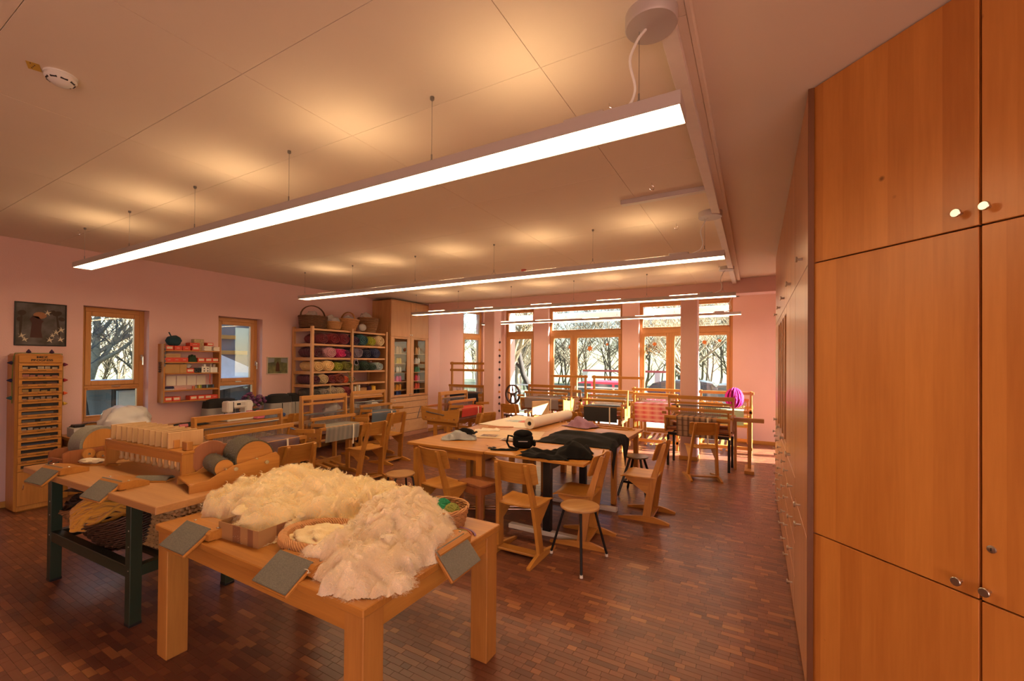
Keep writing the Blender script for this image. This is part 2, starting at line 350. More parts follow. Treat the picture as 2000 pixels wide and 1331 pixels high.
# ------------------------------------------------------------------ walls
def wall_y(name, x0, x1, y0, y1, z0, z1, holes, label):      # wall running along y, holes (ya,yb,za,zb)
    b = MB(); cur = y0
    for ya, yb, za, zb in holes:
        b.box(x0, x1, cur, ya, z0, z1, 0)
        if za > z0: b.box(x0, x1, ya, yb, z0, za, 0)
        b.box(x0, x1, ya, yb, zb, z1, 0); cur = yb
    b.box(x0, x1, cur, y1, z0, z1, 0)
    return struct(b.ob(name, pink), label, 'wall')
W1 = (2.08, 2.76, .85, 2.337); W2 = (3.654, 4.353, .83, 2.355)
wall_y('wall_left', -7.6, -7.28, -2.9, 6.78, -.1, 3.2, [W1, W2], 'pink left wall with two narrow windows')
struct(MB().box(-7.6, -6.72, 8.02, 8.44, -.1, 3.2, 0).ob('wall_corner', pink), 'short pink wall beside the glazed thread cupboard', 'wall')
struct(MB().box(-7.6, -7.28, 6.78, 8.1, -.1, 3.2, 0).ob('wall_niche', pink), 'pink wall behind the tall thread cupboard', 'wall')
obr = math.atan2(.958, .286); obs = Vector((.286, .958, 0))
b = MB().at((-6.72, 8.44, 0), obr); b.box(-.02, .72, 0, .3, -.1, 3.4, 0).box(1.40, 2.6, 0, .3, -.1, 3.4, 0).box(.72, 1.40, 0, .3, -.1, .25, 0).box(.72, 1.40, 0, .3, 3.0, 3.4, 0)
struct(b.ob('wall_oblique', pink), 'pink slanting wall with a narrow window in the far left corner', 'wall')
bw = MB()
for a, c in ((-6.7, -6.05), (-5.15, -4.72), (-2.78, -2.39), (-.42, 1.9)): bw.box(a, c, 10.45, 10.8, -.1, 3.4, 0)
bw.box(-6.2, -.3, 10.45, 10.8, 3.09, 3.4, 0)
struct(bw.ob('wall_back', pink), 'pink window wall between the tall glazed doors', 'wall')
wall_y('wall_right', 1.55, 1.9, 6.66, 10.8, -.1, 3.4, [(8.75, 10.35, 0.0, 2.95)], 'pink right wall beyond the cupboards')
struct(MB().box(.86, 1.6, 6.66, 6.9, -.1, 3.4, 0).ob('wall_return', pink), 'short wall behind the far end of the cupboards', 'wall')
struct(MB().box(-7.6, 1.9, -2.9, 10.8, 3.5, 6.5, 0).ob('added_sun_blocker', mat('sun blocker grey', (.5, .45, .4), .9)), 'unseen block added above the room to shade the yard', 'sun blocker')  # unseen block added to keep the sun off the annex outside
struct(MB().box(.86, 1.1, 2.72, 6.66, -.1, 3.2, 0).ob('wall_cupboards', pink), 'wall behind the row of cupboards', 'wall')
b = MB().at((.263, 2.66, 0), R(-45)); b.box(.66, 5.2, .62, .8, -.1, 3.2, 0); struct(b.ob('wall_diagonal', pink), 'wall behind the diagonal cupboards', 'wall')
struct(MB().box(-7.6, 4.2, -2.9, -2.6, -.1, 3.2, 0).ob('wall_front', pink), 'pink wall behind the viewer', 'wall')
struct(MB().box(-6.73, 1.55, 8.08, 8.38, 2.83, 3.34, .004).ob('ceiling_beam', pink), 'pink downstand beam above the two columns', 'beam')
for k, (a, c, lb) in enumerate(((-5.2, -4.94, 'slim pink column hung with a bead string, beside the spinning wheel'), (-1.135, -.868, 'slim pink column behind the checked-cloth loom'))):
    col = MB().box(a, c, 8.08, 8.38, 0, 2.84, .012).ob('column', pink); struct(col, lb, 'column')
    q = MB()
    q.box(a-.014, c+.014, 8.066, 8.08, 0, .07).box(a-.014, c+.014, 8.38, 8.394, 0, .07).box(a-.014, a, 8.08, 8.38, 0, .07).box(c, c+.014, 8.08, 8.38, 0, .07)
    q.ob('baseboard', beechX, col)
struct(MB().box(-.42, 1.55, 10.435, 10.45, 0, .075).ob('baseboard_back', beechX), 'wooden baseboard right of the windows', 'baseboard')
struct(MB().box(1.535, 1.55, 6.9, 8.75, 0, .075).ob('baseboard_right', beechY), 'wooden baseboard in the far right corner', 'baseboard')
struct(MB().box(-6.72, -6.705, 8.03, 8.44, 0, .075).ob('baseboard_left', beechY), 'wooden baseboard beside the thread cupboard', 'baseboard')
b = MB().at((-6.72, 8.44, 0), obr); b.box(0, .72, -.014, 0, 0, .075); struct(b.ob('baseboard_oblique', beechX), 'wooden baseboard on the slanting wall', 'baseboard')
struct(MB().box(-7.28, -7.265, -2.6, 6.7, 0, .07).ob('baseboard_wall', beechY), 'wooden baseboard along the left wall', 'baseboard')
tr = MB().box(-7.28, -7.262, -1.2, 1.40, .80, .87).ob('trim_1', oakY); struct(tr, 'orange wooden wall rail left of the haberdashery chest', 'rail')
# ------------------------------------------------------------------ windows
def hbar(b, x0, x1, z0, z1, y0, y1): b.box(x0, x1, y0, y1, z0, z1, .004)
def window(name, label, loc, rz, w, z0, z1, splits, cols, fr=.055, sash=.06, handle=None, sill=False):
    t = bpy.data.objects.new(name, None); COL.objects.link(t); t.location = loc; t.rotation_euler = (0, 0, rz); struct(t, label, 'window')
    b = MB(); b.box(0, fr, 0, .075, z0, z1).box(w-fr, w, 0, .075, z0, z1); b.ob('side_frame', frameZ, t)
    b = MB(); hbar(b, fr, w-fr, z0, z0+fr, 0, .075); hbar(b, fr, w-fr, z1-fr, z1, 0, .075); b.ob('head_frame', frameX, t)
    zs = [z0+fr]; 
    for a, c in splits: zs += [a, c]; MB().box(fr, w-fr, .002, .073, a, c, .004).ob('transom', frameX, t)
    zs.append(z1-fr)
    for k in range(0, len(zs), 2):
        xsx = [fr]
        for a, c in cols[k//2]: xsx += [a, c]; MB().box(a, c, .004, .071, zs[k], zs[k+1], .004).ob('mullion', frameZ, t)
        xsx.append(w-fr)
        for i in range(0, len(xsx), 2):
            a, c, e, g = xsx[i], xsx[i+1], zs[k], zs[k+1]; s = sash if k//2 < len(sash_rows) and sash_rows[k//2] else .022
            q = MB(); q.box(a, a+s, -.012, .05, e, g, .006).box(c-s, c, -.012, .05, e, g, .006); 
            q.box(a+s, c-s, -.012, .05, e, e+s, .006).box(a+s, c-s, -.012, .05, g-s, g, .006); fo = q.ob('sash', frameZ, t)
            MB().box(a+s-.005, c-s+.005, .016, .030, e+s-.005, g-s+.005, 0).ob('pane', GL, fo)
    if handle:
        hx, hz = handle; q = MB(); q.box(hx-.014, hx+.014, -.02, -.012, hz-.05, hz+.03).tube([(hx, -.02, hz), (hx, -.055, hz), (hx, -.058, hz-.02), (hx, -.058, hz-.11)], .009, 8); q.ob('handle', silver, t, True)
        q = MB(); q.box(w*.48, w*.62, -.016, -.002, 1.30, 1.318); q.ob('latch', silver, t) if sill else None
    if sill: MB().box(-.04, w+.04, -.17, .0, z0-.03, z0, .006).ob('window_sill', beechX, t)
    return t
sash_rows = [False, True]
window('window_1', 'narrow wooden window beside the haberdashery chest, bare tree outside', (-7.43, 2.085, 0), R(90), .675, .86, 2.335, [(1.285, 1.325)], [[], []], handle=(.645, 1.70), sill=True)
window('window_2', 'narrow wooden window between the wall shelf and the small picture', (-7.43, 3.66, 0), R(90), .69, .84, 2.35, [(1.27, 1.31)], [[], []], handle=(.66, 1.62), sill=True)
sash_rows = [True, False]
window('window_3', 'narrow wooden window in the slanting wall behind the tall loom', (-6.72+.72*.286-.958*.08, 8.44+.72*.958+.286*.08, 0), obr, .68, .25, 3.0, [(2.30, 2.38)], [[], []], fr=.05)
sash_rows = [True, False]
window('window_4', 'tall glazed door unit beside the spinning wheel', (-6.05, 10.55, 0), 0, .90, .02, 3.085, [(2.36, 2.48)], [[], []], fr=.05, sash=.07)
window('window_5', 'widest tall glazed door unit with orange paper stars, in the middle', (-4.74, 10.55, 0), 0, 1.98, .02, 3.085, [(2.36, 2.48)], [[(.66, .72)], []], fr=.07, sash=.065, handle=(.75, 1.05))
window('window_6', 'tall glazed door unit half hidden by the right column', (-2.405, 10.55, 0), 0, 2.0, .02, 3.085, [(2.36, 2.48)], [[(.68, .74)], []], fr=.07, sash=.065, handle=(.70, 1.05))
sash_rows = [True]
window('window_7', 'glazed terrace door in the right wall hidden beyond the cupboards', (1.6, 10.35, 0), R(-90), 1.6, .0, 2.95, [], [[(.76, .84)]], fr=.05, sash=.06)
# paper stars and window dots
starm = mat('orange paper', (.70, .22, .05), .8); wreath = mat('dry leaves', (.20, .11, .03), .9, var=.5)
def star(x, z, r, lb, n=6, y=10.555, mt=None):
    p = []
    for k in range(2*n): a = math.pi*k/n+.3; q = r if k % 2 == 0 else r*.55; p.append((q*math.cos(a), q*math.sin(a)))
    o = MB().prism(p, -.002, .002).ob('paper_star', mt or starm); place(o, (x, y, z)); tag(o, lb, 'paper star', 'stars taped to the windows')
star(-3.62, 2.02, .085, 'larger red-orange paper star on the wide leaf of the middle glazed door'); star(-4.14, 2.06, .08, 'orange paper star on the narrow leaf of the middle glazed door')
star(-3.18, 2.12, .045, 'tiny pale paper star at the right of the middle glazed door'); star(-2.05, 2.11, .06, 'pale paper star above the dry wreath', 8); star(-.98, 2.14, .06, 'pale round paper star just right of the right column', 10); star(-.68, 2.17, .045, 'small round paper star at the far right pane', 10)
b = MB()
for k in range(60):
    a = random.random()*6.28; r = random.gauss(.12, .05); p = Vector((r*math.cos(a), 0, r*math.sin(a)*.75)); q = p+Vector((random.uniform(-.07, .07), random.uniform(-.01, .02), random.uniform(-.07, .07))); b.tube([p, q], .006, 4)
tag(place(b.ob('dry_wreath', wreath), (-2.14, 10.545, 1.98)), 'tangled dry leaf wreath hanging in the right hand glazed door', 'wreath')
# ------------------------------------------------------------------ outdoors
snow = mat('frosty grass', (.15, .17, .085), .95, var=.45, scale=1.2, rnd=0)
g = MB().box(-70, 60, 10.85, 90, -.9, -.55, 0).ob('ground', snow); struct(g, 'frosty lawn outside the windows', 'ground')
g = MB().box(-70, -7.62, -30, 10.85, -.9, -.35, 0).ob('ground', snow); struct(g, 'frosty yard outside the left windows', 'ground')
terr = MB().box(-7.0, 3, 10.85, 13.0, -.6, -.05, .01).ob('terrace_slab', mat('concrete', (.42, .41, .39), .9)); struct(terr, 'concrete terrace outside the glazed doors', 'terrace')
t = thing('terrace_railing', 'pale metal railing with thin balusters outside the windows', 'railing', (-6.8, 12.6, -.05))
rail = mat('galvanised steel', (.55, .56, .56), .4, .6)
MB().box(0, 9.6, -.02, .02, .95, .99).ob('top_rail', rail, t); MB().box(0, 9.6, -.015, .015, .12, .15).ob('bottom_rail', rail, t); MB().box(0, 9.6, -.01, .01, .78, .80).ob('middle_rail', rail, t)
bm_ = MB().cyl((0, 0, .13), (0, 0, .79), .008, 6).mesh('baluster', rail)
for k in range(80): child('baluster', bm_, t, (.06+k*.12, 0, 0))
pm_ = MB().box(-.02, .02, -.02, .02, 0, .99).mesh('post', rail)
for k in range(7): child('post', pm_, t, (k*1.6, 0, 0))
aw = MB().box(-6.6, .2, 11.25, 11.75, 2.80, 3.02, .01).ob('awning_box', mat('white awning', (.80, .82, .82), .6)); struct(aw, 'white awning box outside above the glazed doors', 'awning')
bark = mat('grey bark', (.09, .072, .055), .9, var=.4, scale=20, bump=.4); barkL = mat('bark painted sunlit', (.24, .195, .125), .9, var=.45, scale=18, bump=.4); barkD = mat('dark bark', (.022, .018, .016), .9, var=.4, scale=20)  # barkL has the sunlight put into its colour
def tree(label, loc, h, r, mt, seed, levels=4, lean=(0, 0), spread=.75, nb=5, twig=True, grp='bare trees outside'):
    rr = random.Random(seed); b = MB()
    def grow(p, d, ln, rad, lv):
        pts = [p]; k = 5 if lv == levels else 4; q = Vector(p); dd = Vector(d)
        for i in range(k):
            dd = (dd+Vector((rr.uniform(-.22, .22), rr.uniform(-.22, .22), rr.uniform(-.06, .2)))).normalized(); q = q+dd*ln/k; pts.append(q.copy())
        b.tube(pts, [max(.004, rad*(1-.75*i/k)) for i in range(k+1)], 6 if lv >= levels-1 else 4 if lv > 1 else 3, False)
        if lv <= 0: return
        n = nb if lv < levels else nb+2
        for j in range(n):
            f = rr.uniform(.3, 1) if lv < levels else rr.uniform(.28, 1); i = min(k-1, int(f*k)); s = pts[i].lerp(pts[i+1], f*k-i); a = rr.uniform(0, 6.28)
            nd = (dd*.55+Vector((math.cos(a), math.sin(a), rr.uniform(.0, .55)))*spread).normalized(); grow(s, nd, ln*rr.uniform(.42, .68), rad*(1-.75*f)*.62, lv-1)
    grow(Vector((0, 0, 0)), Vector((lean[0], lean[1], 1)).normalized(), h*.62, r, levels)
    o = b.ob('bare_tree', mt, None, True, 80); place(o, loc); tag(o, label, 'tree', grp); return o
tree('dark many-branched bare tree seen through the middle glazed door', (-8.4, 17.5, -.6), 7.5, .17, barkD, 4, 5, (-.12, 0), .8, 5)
tree('thick tree with sunlit-painted bark right behind the window beside the spinning wheel', (-8.9, 15.5, -.6), 9, .30, barkL, 11, 4, (.03, 0), .7, 6)
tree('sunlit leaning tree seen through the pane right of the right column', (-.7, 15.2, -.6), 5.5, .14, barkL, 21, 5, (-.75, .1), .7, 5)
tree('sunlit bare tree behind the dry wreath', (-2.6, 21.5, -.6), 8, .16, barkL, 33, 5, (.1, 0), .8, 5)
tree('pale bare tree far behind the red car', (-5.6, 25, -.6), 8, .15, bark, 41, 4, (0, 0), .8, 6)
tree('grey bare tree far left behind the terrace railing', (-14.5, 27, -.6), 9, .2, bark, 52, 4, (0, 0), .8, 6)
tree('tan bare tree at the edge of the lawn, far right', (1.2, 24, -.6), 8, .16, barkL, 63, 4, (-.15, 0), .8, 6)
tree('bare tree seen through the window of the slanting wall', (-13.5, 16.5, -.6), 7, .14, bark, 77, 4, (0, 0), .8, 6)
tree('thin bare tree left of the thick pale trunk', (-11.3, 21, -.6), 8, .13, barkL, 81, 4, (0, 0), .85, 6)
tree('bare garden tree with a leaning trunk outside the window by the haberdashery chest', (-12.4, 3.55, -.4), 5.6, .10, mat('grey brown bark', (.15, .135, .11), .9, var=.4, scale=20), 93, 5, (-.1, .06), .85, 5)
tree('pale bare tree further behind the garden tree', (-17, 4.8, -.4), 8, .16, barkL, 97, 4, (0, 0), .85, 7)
rr = random.Random(5)
def grove(b, spots, seed, hh):
    r_ = random.Random(seed)
    def gr(p, d, ln, rad, lv):
        q = Vector(p); dd = Vector(d); pts = [q.copy()]
        for i in range(3): dd = (dd+Vector((r_.uniform(-.25, .25), r_.uniform(-.2, .2), r_.uniform(-.05, .2)))).normalized(); q = q+dd*ln/3; pts.append(q.copy())
        b.tube(pts, [max(.008, rad), max(.008, rad*.8), max(.007, rad*.55), max(.005, rad*.3)], 3, False)
        if lv:
            for j in range(6 if lv > 1 else 7):
                f = r_.uniform(.35, 3); i = min(2, int(f)); s = pts[i].lerp(pts[i+1], f-i if f < 3 else 1); a_ = r_.uniform(0, 6.28); gr(s, (dd*.5+Vector((math.cos(a_), math.sin(a_)*.5, r_.uniform(0, .5)))*.8).normalized(), ln*r_.uniform(.4, .65), rad*.5, lv-1)
    for x, y_, z in spots: gr(Vector((x, y_, z)), Vector((r_.uniform(-.15, .15), 0, 1)).normalized(), hh*r_.uniform(.45, .75), r_.uniform(.06, .11), 3)
b = MB(); grove(b, [(rr.uniform(-32, 9), rr.uniform(27, 46), -.6) for k in range(105)], 5, 8.5)
tag(b.ob('thicket', mat('winter thicket', (.10, .082, .055), .95, var=.5, scale=.6)), 'dense stand of bare trees along the far edge of the lawn', 'thicket', kind='stuff')
b = MB(); grove(b, [(rr.uniform(-32, -19), rr.uniform(-2, 22), -.4) for k in range(48)], 9, 7)
tag(b.ob('thicket', MATS['winter thicket']), 'bare bushes behind the yard outside the left windows', 'thicket', kind='stuff')
def car(label, loc, rz, paint, L=4.5):
    t = thing('parked_car', label, 'car', loc, rz, 'cars parked beyond the railing')
    body = [(-L/2, .25), (-L/2, .62), (-L/2+.15, .85), (-L/2+.9, .92), (L/2-1.25, .92), (L/2-.2, .78), (L/2, .6), (L/2, .25)]
    MB().prism(body, -.85, .85).ob('car_body', paint, t, True)
    cab = [(-L/2+.25, .9), (-L/2+.75, 1.42), (-L/2+1.2, 1.48), (.35, 1.46), (.75, 1.36), (L/2-1.1, .92)]
    MB().prism(cab, -.74, .74).ob('cabin', mat('dark car glass', (.06, .08, .09), .08), t); q = MB(); q.prism([(-L/2+.75, 1.42), (-L/2+1.2, 1.50), (.35, 1.48), (.75, 1.36), (.3, 1.40), (-L/2+1.2, 1.42)], -.75, .75); q.ob('roof', paint, t)
    q = MB(); q.box(-L/2+1.45, -L/2+1.55, -.76, .76, .9, 1.45).box(.0, .08, -.76, .76, .9, 1.45); q.ob('pillars', paint, t)
    for sx in (-L/2+.85, L/2-.85):
        for sy in (-.8, .8):
            w_ = MB(); w_.m = Matrix.Translation((sx, sy, .32)) @ Matrix.Rotation(R(90), 4, 'X'); w_.lathe([(.0, -.1), (.2, -.1), (.31, -.1), (.33, 0), (.31, .1), (.2, .1), (0, .1)], 18); w_.ob('wheel', black, t, True)
car('bright red-pink car parked beyond the terrace railing', (-4.6, 16.6, -.55), R(2), mat('magenta red car paint', (.70, .045, .10), .25, .1))
car('dark grey car parked behind the red-pink car', (-3.0, 19.6, -.55), R(182), mat('dark car paint', (.10, .13, .16), .25, .3))
car('blue-grey car parked at the far right, beyond the pane right of the column', (.3, 18.3, -.55), R(3), mat('blue grey car paint', (.25, .33, .40), .25, .3))
t = thing('swing_frame', 'grey posts with a red cross beam on the lawn', 'swing frame', (-5.55, 21.0, -.55))
MB().box(-2, -1.75, -.1, .1, 0, 1.75).ob('post', rail, t); MB().box(1.5, 1.75, -.1, .1, 0, 1.75).ob('post', rail, t); MB().box(-2, 2, -.08, .08, 1.75, 1.85).ob('cross_beam', mat('red beam', (.45, .08, .07), .6), t)
# shed left
sid = wood('weathered siding', (.05, .04, .034), (.11, .09, .07), 2, .8)
t = thing('garden_shed', 'grey boarded shed with a window coloured as if lit, outside the left window', 'shed', (-11.5, 4.2, -.35)); MB().box(-1.4, -.05, -.45, 1.9, 0, 1.45).ob('wall', sid, t)
for k in range(15): MB().box(-.05, -.025, -.43+k*.155, -.285+k*.155, .02, 1.44).ob('siding_board', sid, t)
MB().box(-1.7, .3, -.6, 2.1, 1.45, 1.53).ob('roof', mat('snowy roof', (.75, .77, .80), .8), t); f = MB().box(-.025, .02, -.38, .10, .75, 1.35).ob('window_frame', mat('pale window frame', (.6, .6, .55), .5), t)
MB().box(.0, .025, -.35, .07, .78, 1.32).ob('pane', mat('shed pane painted lit', (.75, .72, .6), .3), f)  # pale opaque colour stands in for light in the shed window
t = thing('annex_building', 'grey rendered annex with sloping snowy roof outside the second window', 'building', (-12, 6.1, -.35)); gw = mat('grey render', (.20, .19, .19), .85)
MB().box(-3, 0, -.7, .85, 0, 3.2).ob('wall', gw, t); MB().prism([(-.8, 1.2), (1.0, 1.45), (1.0, 1.55), (-.8, 2.35)], .0, .6, 'yz').ob('snowy_roof', mat('snow', (.8, .82, .86), .8), t)
for z_, y_ in ((2.55, -.2), (2.15, .1)): MB().box(0, .12, -.7+y_, .5+y_, z_, z_+.1).ob('timber', beechY, t)
MB().box(0, .15, .75, 1.0, 0, 3.2).ob('downpipe', mat('pale metal', (.6, .6, .6), .5), t)
# ------------------------------------------------------------------ hanging lamps
diff = emis('lamp diffuser', LAMP_COL, LAMP_DOWN); upl = emis('uplight glass', LAMP_COL, LAMP_UP)
LX0, LX1 = -6.10, -.235; CX = (-6.04, -4.98, -3.81, -2.62, -1.44, -.40)
lampbody = mat('lamp aluminium', (.50, .44, .42), .45, .2, var=.02)
def lamp(y, label, cord=True):
    t = thing('pendant_lamp', label, 'lamp', (0, y, 2.61), 0, 'long linear pendant lamps'); W = .155
    q = MB(); q.box(LX0, LX1, 0, .005, 0, .052, .001).box(LX0, LX1, W-.005, W, 0, .052, .001).box(LX0, LX1, .005, W-.005, .046, .052, .001).box(LX0, LX0+.004, .005, W-.005, 0, .046, 0).box(LX1-.004, LX1, .005, W-.005, 0, .046, 0); q.ob('housing', lampbody, t)
    MB().box(LX0+.005, LX1-.005, .006, W-.006, .003, .012, 0).ob('diffuser', diff, t)
    for k in range(5):
        c = (CX[k]+CX[k+1])/2; MB().box(c-.19, c+.19, .060, .096, .0525, .066, 0).ob('uplight', upl, t)
    MB().box(-.70, -.53, .03, W-.03, .0525, .08, .004).ob('driver_box', lampbody, t)
    for x in CX:
        z = 3.03-2.61; q = MB(); q.cyl((x, W/2, .105), (x, W/2, z), .0013, 5).cyl((x, W/2, .095), (x, W/2, .125), .004, 6)
        for s in (-1, 1): q.cyl((x+s*.004, W/2, .1), (x+s*.03, W/2+.03*s, .052), .001, 4)
        q.lathe([(0, 0)]) if False else None
        q.m = Matrix.Translation((x, W/2, z-.02)); q.lathe([(.004, 0), (.011, .006), (.011, .02)], 10); q.ob('suspension_cable', wire, t)
    if cord:
        q = MB(); q.m = Matrix.Translation((-.355, W/2, ZC-2.61-.05)); q.lathe([(.0, 0), (.094, 0), (.098, .006), (.098, .05)], 32); q.ob('canopy', lampbody, t, True)
        p = [(-.375, W/2, .37), (-.40, W/2-.02, .33), (-.435, W/2-.03, .25), (-.41, W/2, .15), (-.43, W/2, .09), (-.52, W/2, .06)]
        cv = []
        for i in range(len(p)-1):
            for s in range(5): cv.append(Vector(p[i]).lerp(Vector(p[i+1]), s/5))
        for _ in range(3): cv = [cv[0]]+[(cv[i-1]+cv[i]*2+cv[i+1])/4 for i in range(1, len(cv)-1)]+[cv[-1]]
        MB().tube(cv, .0055, 8).ob('power_cord', white, t, True)
    return t
lamp(1.65, 'nearest long linear pendant lamp, running across the whole picture'); lamp(4.19, 'second long linear pendant lamp from the front'); lamp(6.73, 'third long pendant lamp, just in front of the columns'); lamp(9.33, 'farthest pendant lamp, hanging behind the columns before the windows')
# ------------------------------------------------------------------ ceiling fittings
t = thing('smoke_detector', 'round white smoke detector on the ceiling', 'smoke detector', (-2.885, .73, ZC))
MB().lathe([(.055, -.005), (.058, -.02), (.05, -.03), (.03, -.046), (.0, -.048)], 28).ob('cover', white, t, True); q = MB().lathe([(.06, 0), (.06, -.008)], 28); q.ob('base', white, t, True)
for k in range(8):
    a = k*math.pi/4; q = MB().at((.046*math.cos(a), .046*math.sin(a), -.030), a+R(90)); q.box(-.013, .013, -.004, .004, -.004, .004, .001); q.ob('vent', black, t)
t = thing('warning_label', 'small yellow notice stuck to the ceiling beside the smoke detector', 'label', (-2.905, .645, ZC-.001), R(-20)); MB().box(-.035, .035, -.022, .022, -.001, 0, 0).ob('card', mat('yellow card', (.62, .40, .05), .6), t)
q = MB(); [q.box(-.02+.014*i, -.012+.014*i, -.004+.006*((i*7) % 3-1), .0+.006*((i*7) % 3-1), -.0016, -.001, 0) for i in range(4)]; q.ob('print', black, t)
t = thing('cable_duct', 'white cable duct along the ceiling edge', 'cable duct', (0, 0, 0)); MB().box(-.335, -.272, 1.76, 8.06, ZC-.042, ZC, .002).ob('duct', mat('duct plastic', (.72, .64, .58), .5), t); MB().box(-.33, -.277, 1.752, 1.759, ZC-.038, ZC-.004, 0).ob('end_shade_plate', black, t)  # black plate at the duct end stands in for the shade inside
struct(MB().box(-.235, -.215, -2.6, 8.08, ZC-.004, ZR, .002).ob('trim_2', ceilm), 'narrow ceiling edge strip', 'trim')
for x, y, lb in ((-.665, 2.218, 'steel ceiling hook above the nearest lamp'), (-.679, 3.36, 'steel ceiling hook between the first and second lamps'), (-.669, 4.463, 'steel ceiling hook just behind the second lamp'), (-6.2, 1.72, 'steel ceiling hook at the far left end of the nearest lamp')):
    q = MB().tube([(0, 0, 0), (0, 0, -.02)]+[(.018*math.sin(a), 0, -.038+.018*math.cos(a)) for a in [R(d) for d in range(0, 280, 28)]], .003, 6); tag(place(q.ob('ceiling_hook', chrome, None, True), (x, y, ZC), R(35)), lb, 'hook')
t = thing('ceiling_strip', 'flat narrow strip fixed to the ceiling between the first and second lamps', 'ceiling strip', (-.65, 3.63, ZC)); MB().box(-.33, .33, -.03, .03, -.035, 0, .003).ob('rail', lampbody, t); MB().box(-.325, .325, -.024, .024, -.038, -.035, 0).ob('cover', offw, t)
o = MB().lathe([(.0, -.03), (.035, -.03), (.04, 0)], 16).ob('alarm_button', mat('red plastic', (.45, .05, .03), .4), None, True); tag(place(o, (-2.96, 5.66, ZC)), 'small red-brown sensor on the ceiling before the third lamp', 'sensor')
# ------------------------------------------------------------------ diagonal cupboards
knobm = MB(); knobm.m = Matrix.Rotation(R(90), 4, 'X'); knobm.lathe([(.006, 0), (.006, .022), (.015, .024), (.016, .032), (.014, .034), (0, .034)], 20); knobm = knobm.mesh('knob', silver, True)
dark = mat('painted gap shade', (.012, .007, .004), .9)  # near-black colour stands in for shade in the gaps behind the fronts
def door(par, x0, x1, z0, z1, y0=-.02, mt=None, knob=None, name='door', g=.003):
    d = MB().box(x0+g, x1-g, y0, -.001, z0+g, z1-g, .0018).ob(name, mt or cabZ, par)
    if knob: child('knob', knobm, d, (knob[0], y0, knob[1]))
    return d
def dcab(s0, s1, knobx, label, lock=False):
    t = thing('cupboard', label, 'cupboard', (.263+s0*.70711, 2.66-s0*.70711, 0), R(-45), 'cupboards along the right wall'); w_ = s1-s0
    (MB().prism([(.03, 0), (w_-.001, 0), (w_-.001, .6), (.625, .6)], 0, 3.07, 'xy') if s0 == 0 else MB().box(.001, w_-.001, .0, .6, .0, 3.07, 0)).ob('body', dark, t)
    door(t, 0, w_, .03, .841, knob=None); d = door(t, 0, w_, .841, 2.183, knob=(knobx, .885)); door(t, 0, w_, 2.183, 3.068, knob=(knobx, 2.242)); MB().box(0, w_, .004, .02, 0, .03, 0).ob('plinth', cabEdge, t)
    if lock: q = MB(); q.m = Matrix.Translation((knobx+.006, -.02, 1.035)) @ Matrix.Rotation(R(90), 4, 'X'); q.lathe([(.013, 0), (.013, .004), (.010, .005), (0, .005)], 20); lk = q.ob('lock', silver, d, True); MB().box(knobx+.0045, knobx+.0075, -.0262, -.0248, 1.030, 1.040, 0).ob('keyhole', black, lk)
dcab(0, .636, .583, 'diagonal cupboard whose three full doors face the viewer, right of the narrow dark gap')
dcab(.638, 1.28, .024, 'diagonal cupboard cut by the right picture edge, with a lock', True)
dcab(1.282, 1.92, .58, 'next diagonal cupboard outside the right picture edge')
# ------------------------------------------------------------------ cupboards along the right wall (front X .235)
alY = wood('alder fronts in the row', (.42, .165, .06), (.60, .28, .115), 2, .33, 34, stave=.11)
def rcab(y0, y1, label, kind):
    t = thing('cupboard', label, 'cupboard', (.252, y0, 0), R(-90), 'cupboards along the right wall'); w_ = y1-y0   # local x runs toward -y, so mirror
    t.location = (.246, y1, 0)
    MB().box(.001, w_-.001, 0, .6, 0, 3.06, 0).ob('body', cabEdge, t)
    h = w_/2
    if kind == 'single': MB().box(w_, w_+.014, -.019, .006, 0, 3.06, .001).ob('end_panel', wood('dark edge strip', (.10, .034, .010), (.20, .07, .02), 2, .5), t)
    if kind == 'single':
        door(t, 0, w_, .03, .80, -.018, alY, (w_*.55, .76)); door(t, 0, w_, .80, 2.18, -.018, alY, (w_*.5, .86)); door(t, 0, w_, 2.18, 3.06, -.018, alY, (w_*.62, 2.27))
    else:
        for i in (0, 1): door(t, i*h, (i+1)*h, 2.18, 3.06, -.018, alY, ((h-.03) if i == 0 else h+.03, 2.28))
        if kind == 'glass':
            for i in (0, 1):
                q = MB(); a = i*h; q.box(a+.003, a+.06, -.018, -.001, .93, 2.177).box(a+h-.06, a+h-.003, -.018, -.001, .93, 2.177).box(a+.06, a+h-.06, -.018, -.001, .93, 1.0).box(a+.06, a+h-.06, -.018, -.001, 2.11, 2.177)
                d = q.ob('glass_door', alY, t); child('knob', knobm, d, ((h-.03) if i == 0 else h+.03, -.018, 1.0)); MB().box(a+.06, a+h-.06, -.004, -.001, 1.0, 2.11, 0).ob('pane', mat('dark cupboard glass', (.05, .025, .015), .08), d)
        else:
            for i in (0, 1): door(t, i*h, (i+1)*h, .93, 2.18, -.018, alY, ((h-.03) if i == 0 else h+.03, 1.0))
        zs = (.03, .28, .5, .72, .93)
        for k in range(4):
            d = MB().box(.003, w_-.003, -.018, -.001, zs[k]+.003, zs[k+1]-.003, .0018).ob('drawer', alY, t)
            for kx in (.22, .78): child('knob', knobm, d, (w_*kx, -.018, (zs[k]+zs[k+1])/2))
for y0, y1, lb, kd in ((2.645, 3.44, 'nearest cupboard of the row seen edge-on, beside the narrow dark gap', 'single'), (3.44, 4.34, 'second edge-on cupboard of the row from the viewer, with drawers', 'door'), (4.34, 5.1, 'third edge-on cupboard of the row, dark glass doors above drawers', 'glass'), (5.1, 5.88, 'fourth edge-on cupboard of the row, dark glass doors above drawers', 'glass'), (5.88, 6.64, 'farthest edge-on cupboard of the row beside the sunlit floor', 'door')):
    rcab(y0, y1, lb, kd)
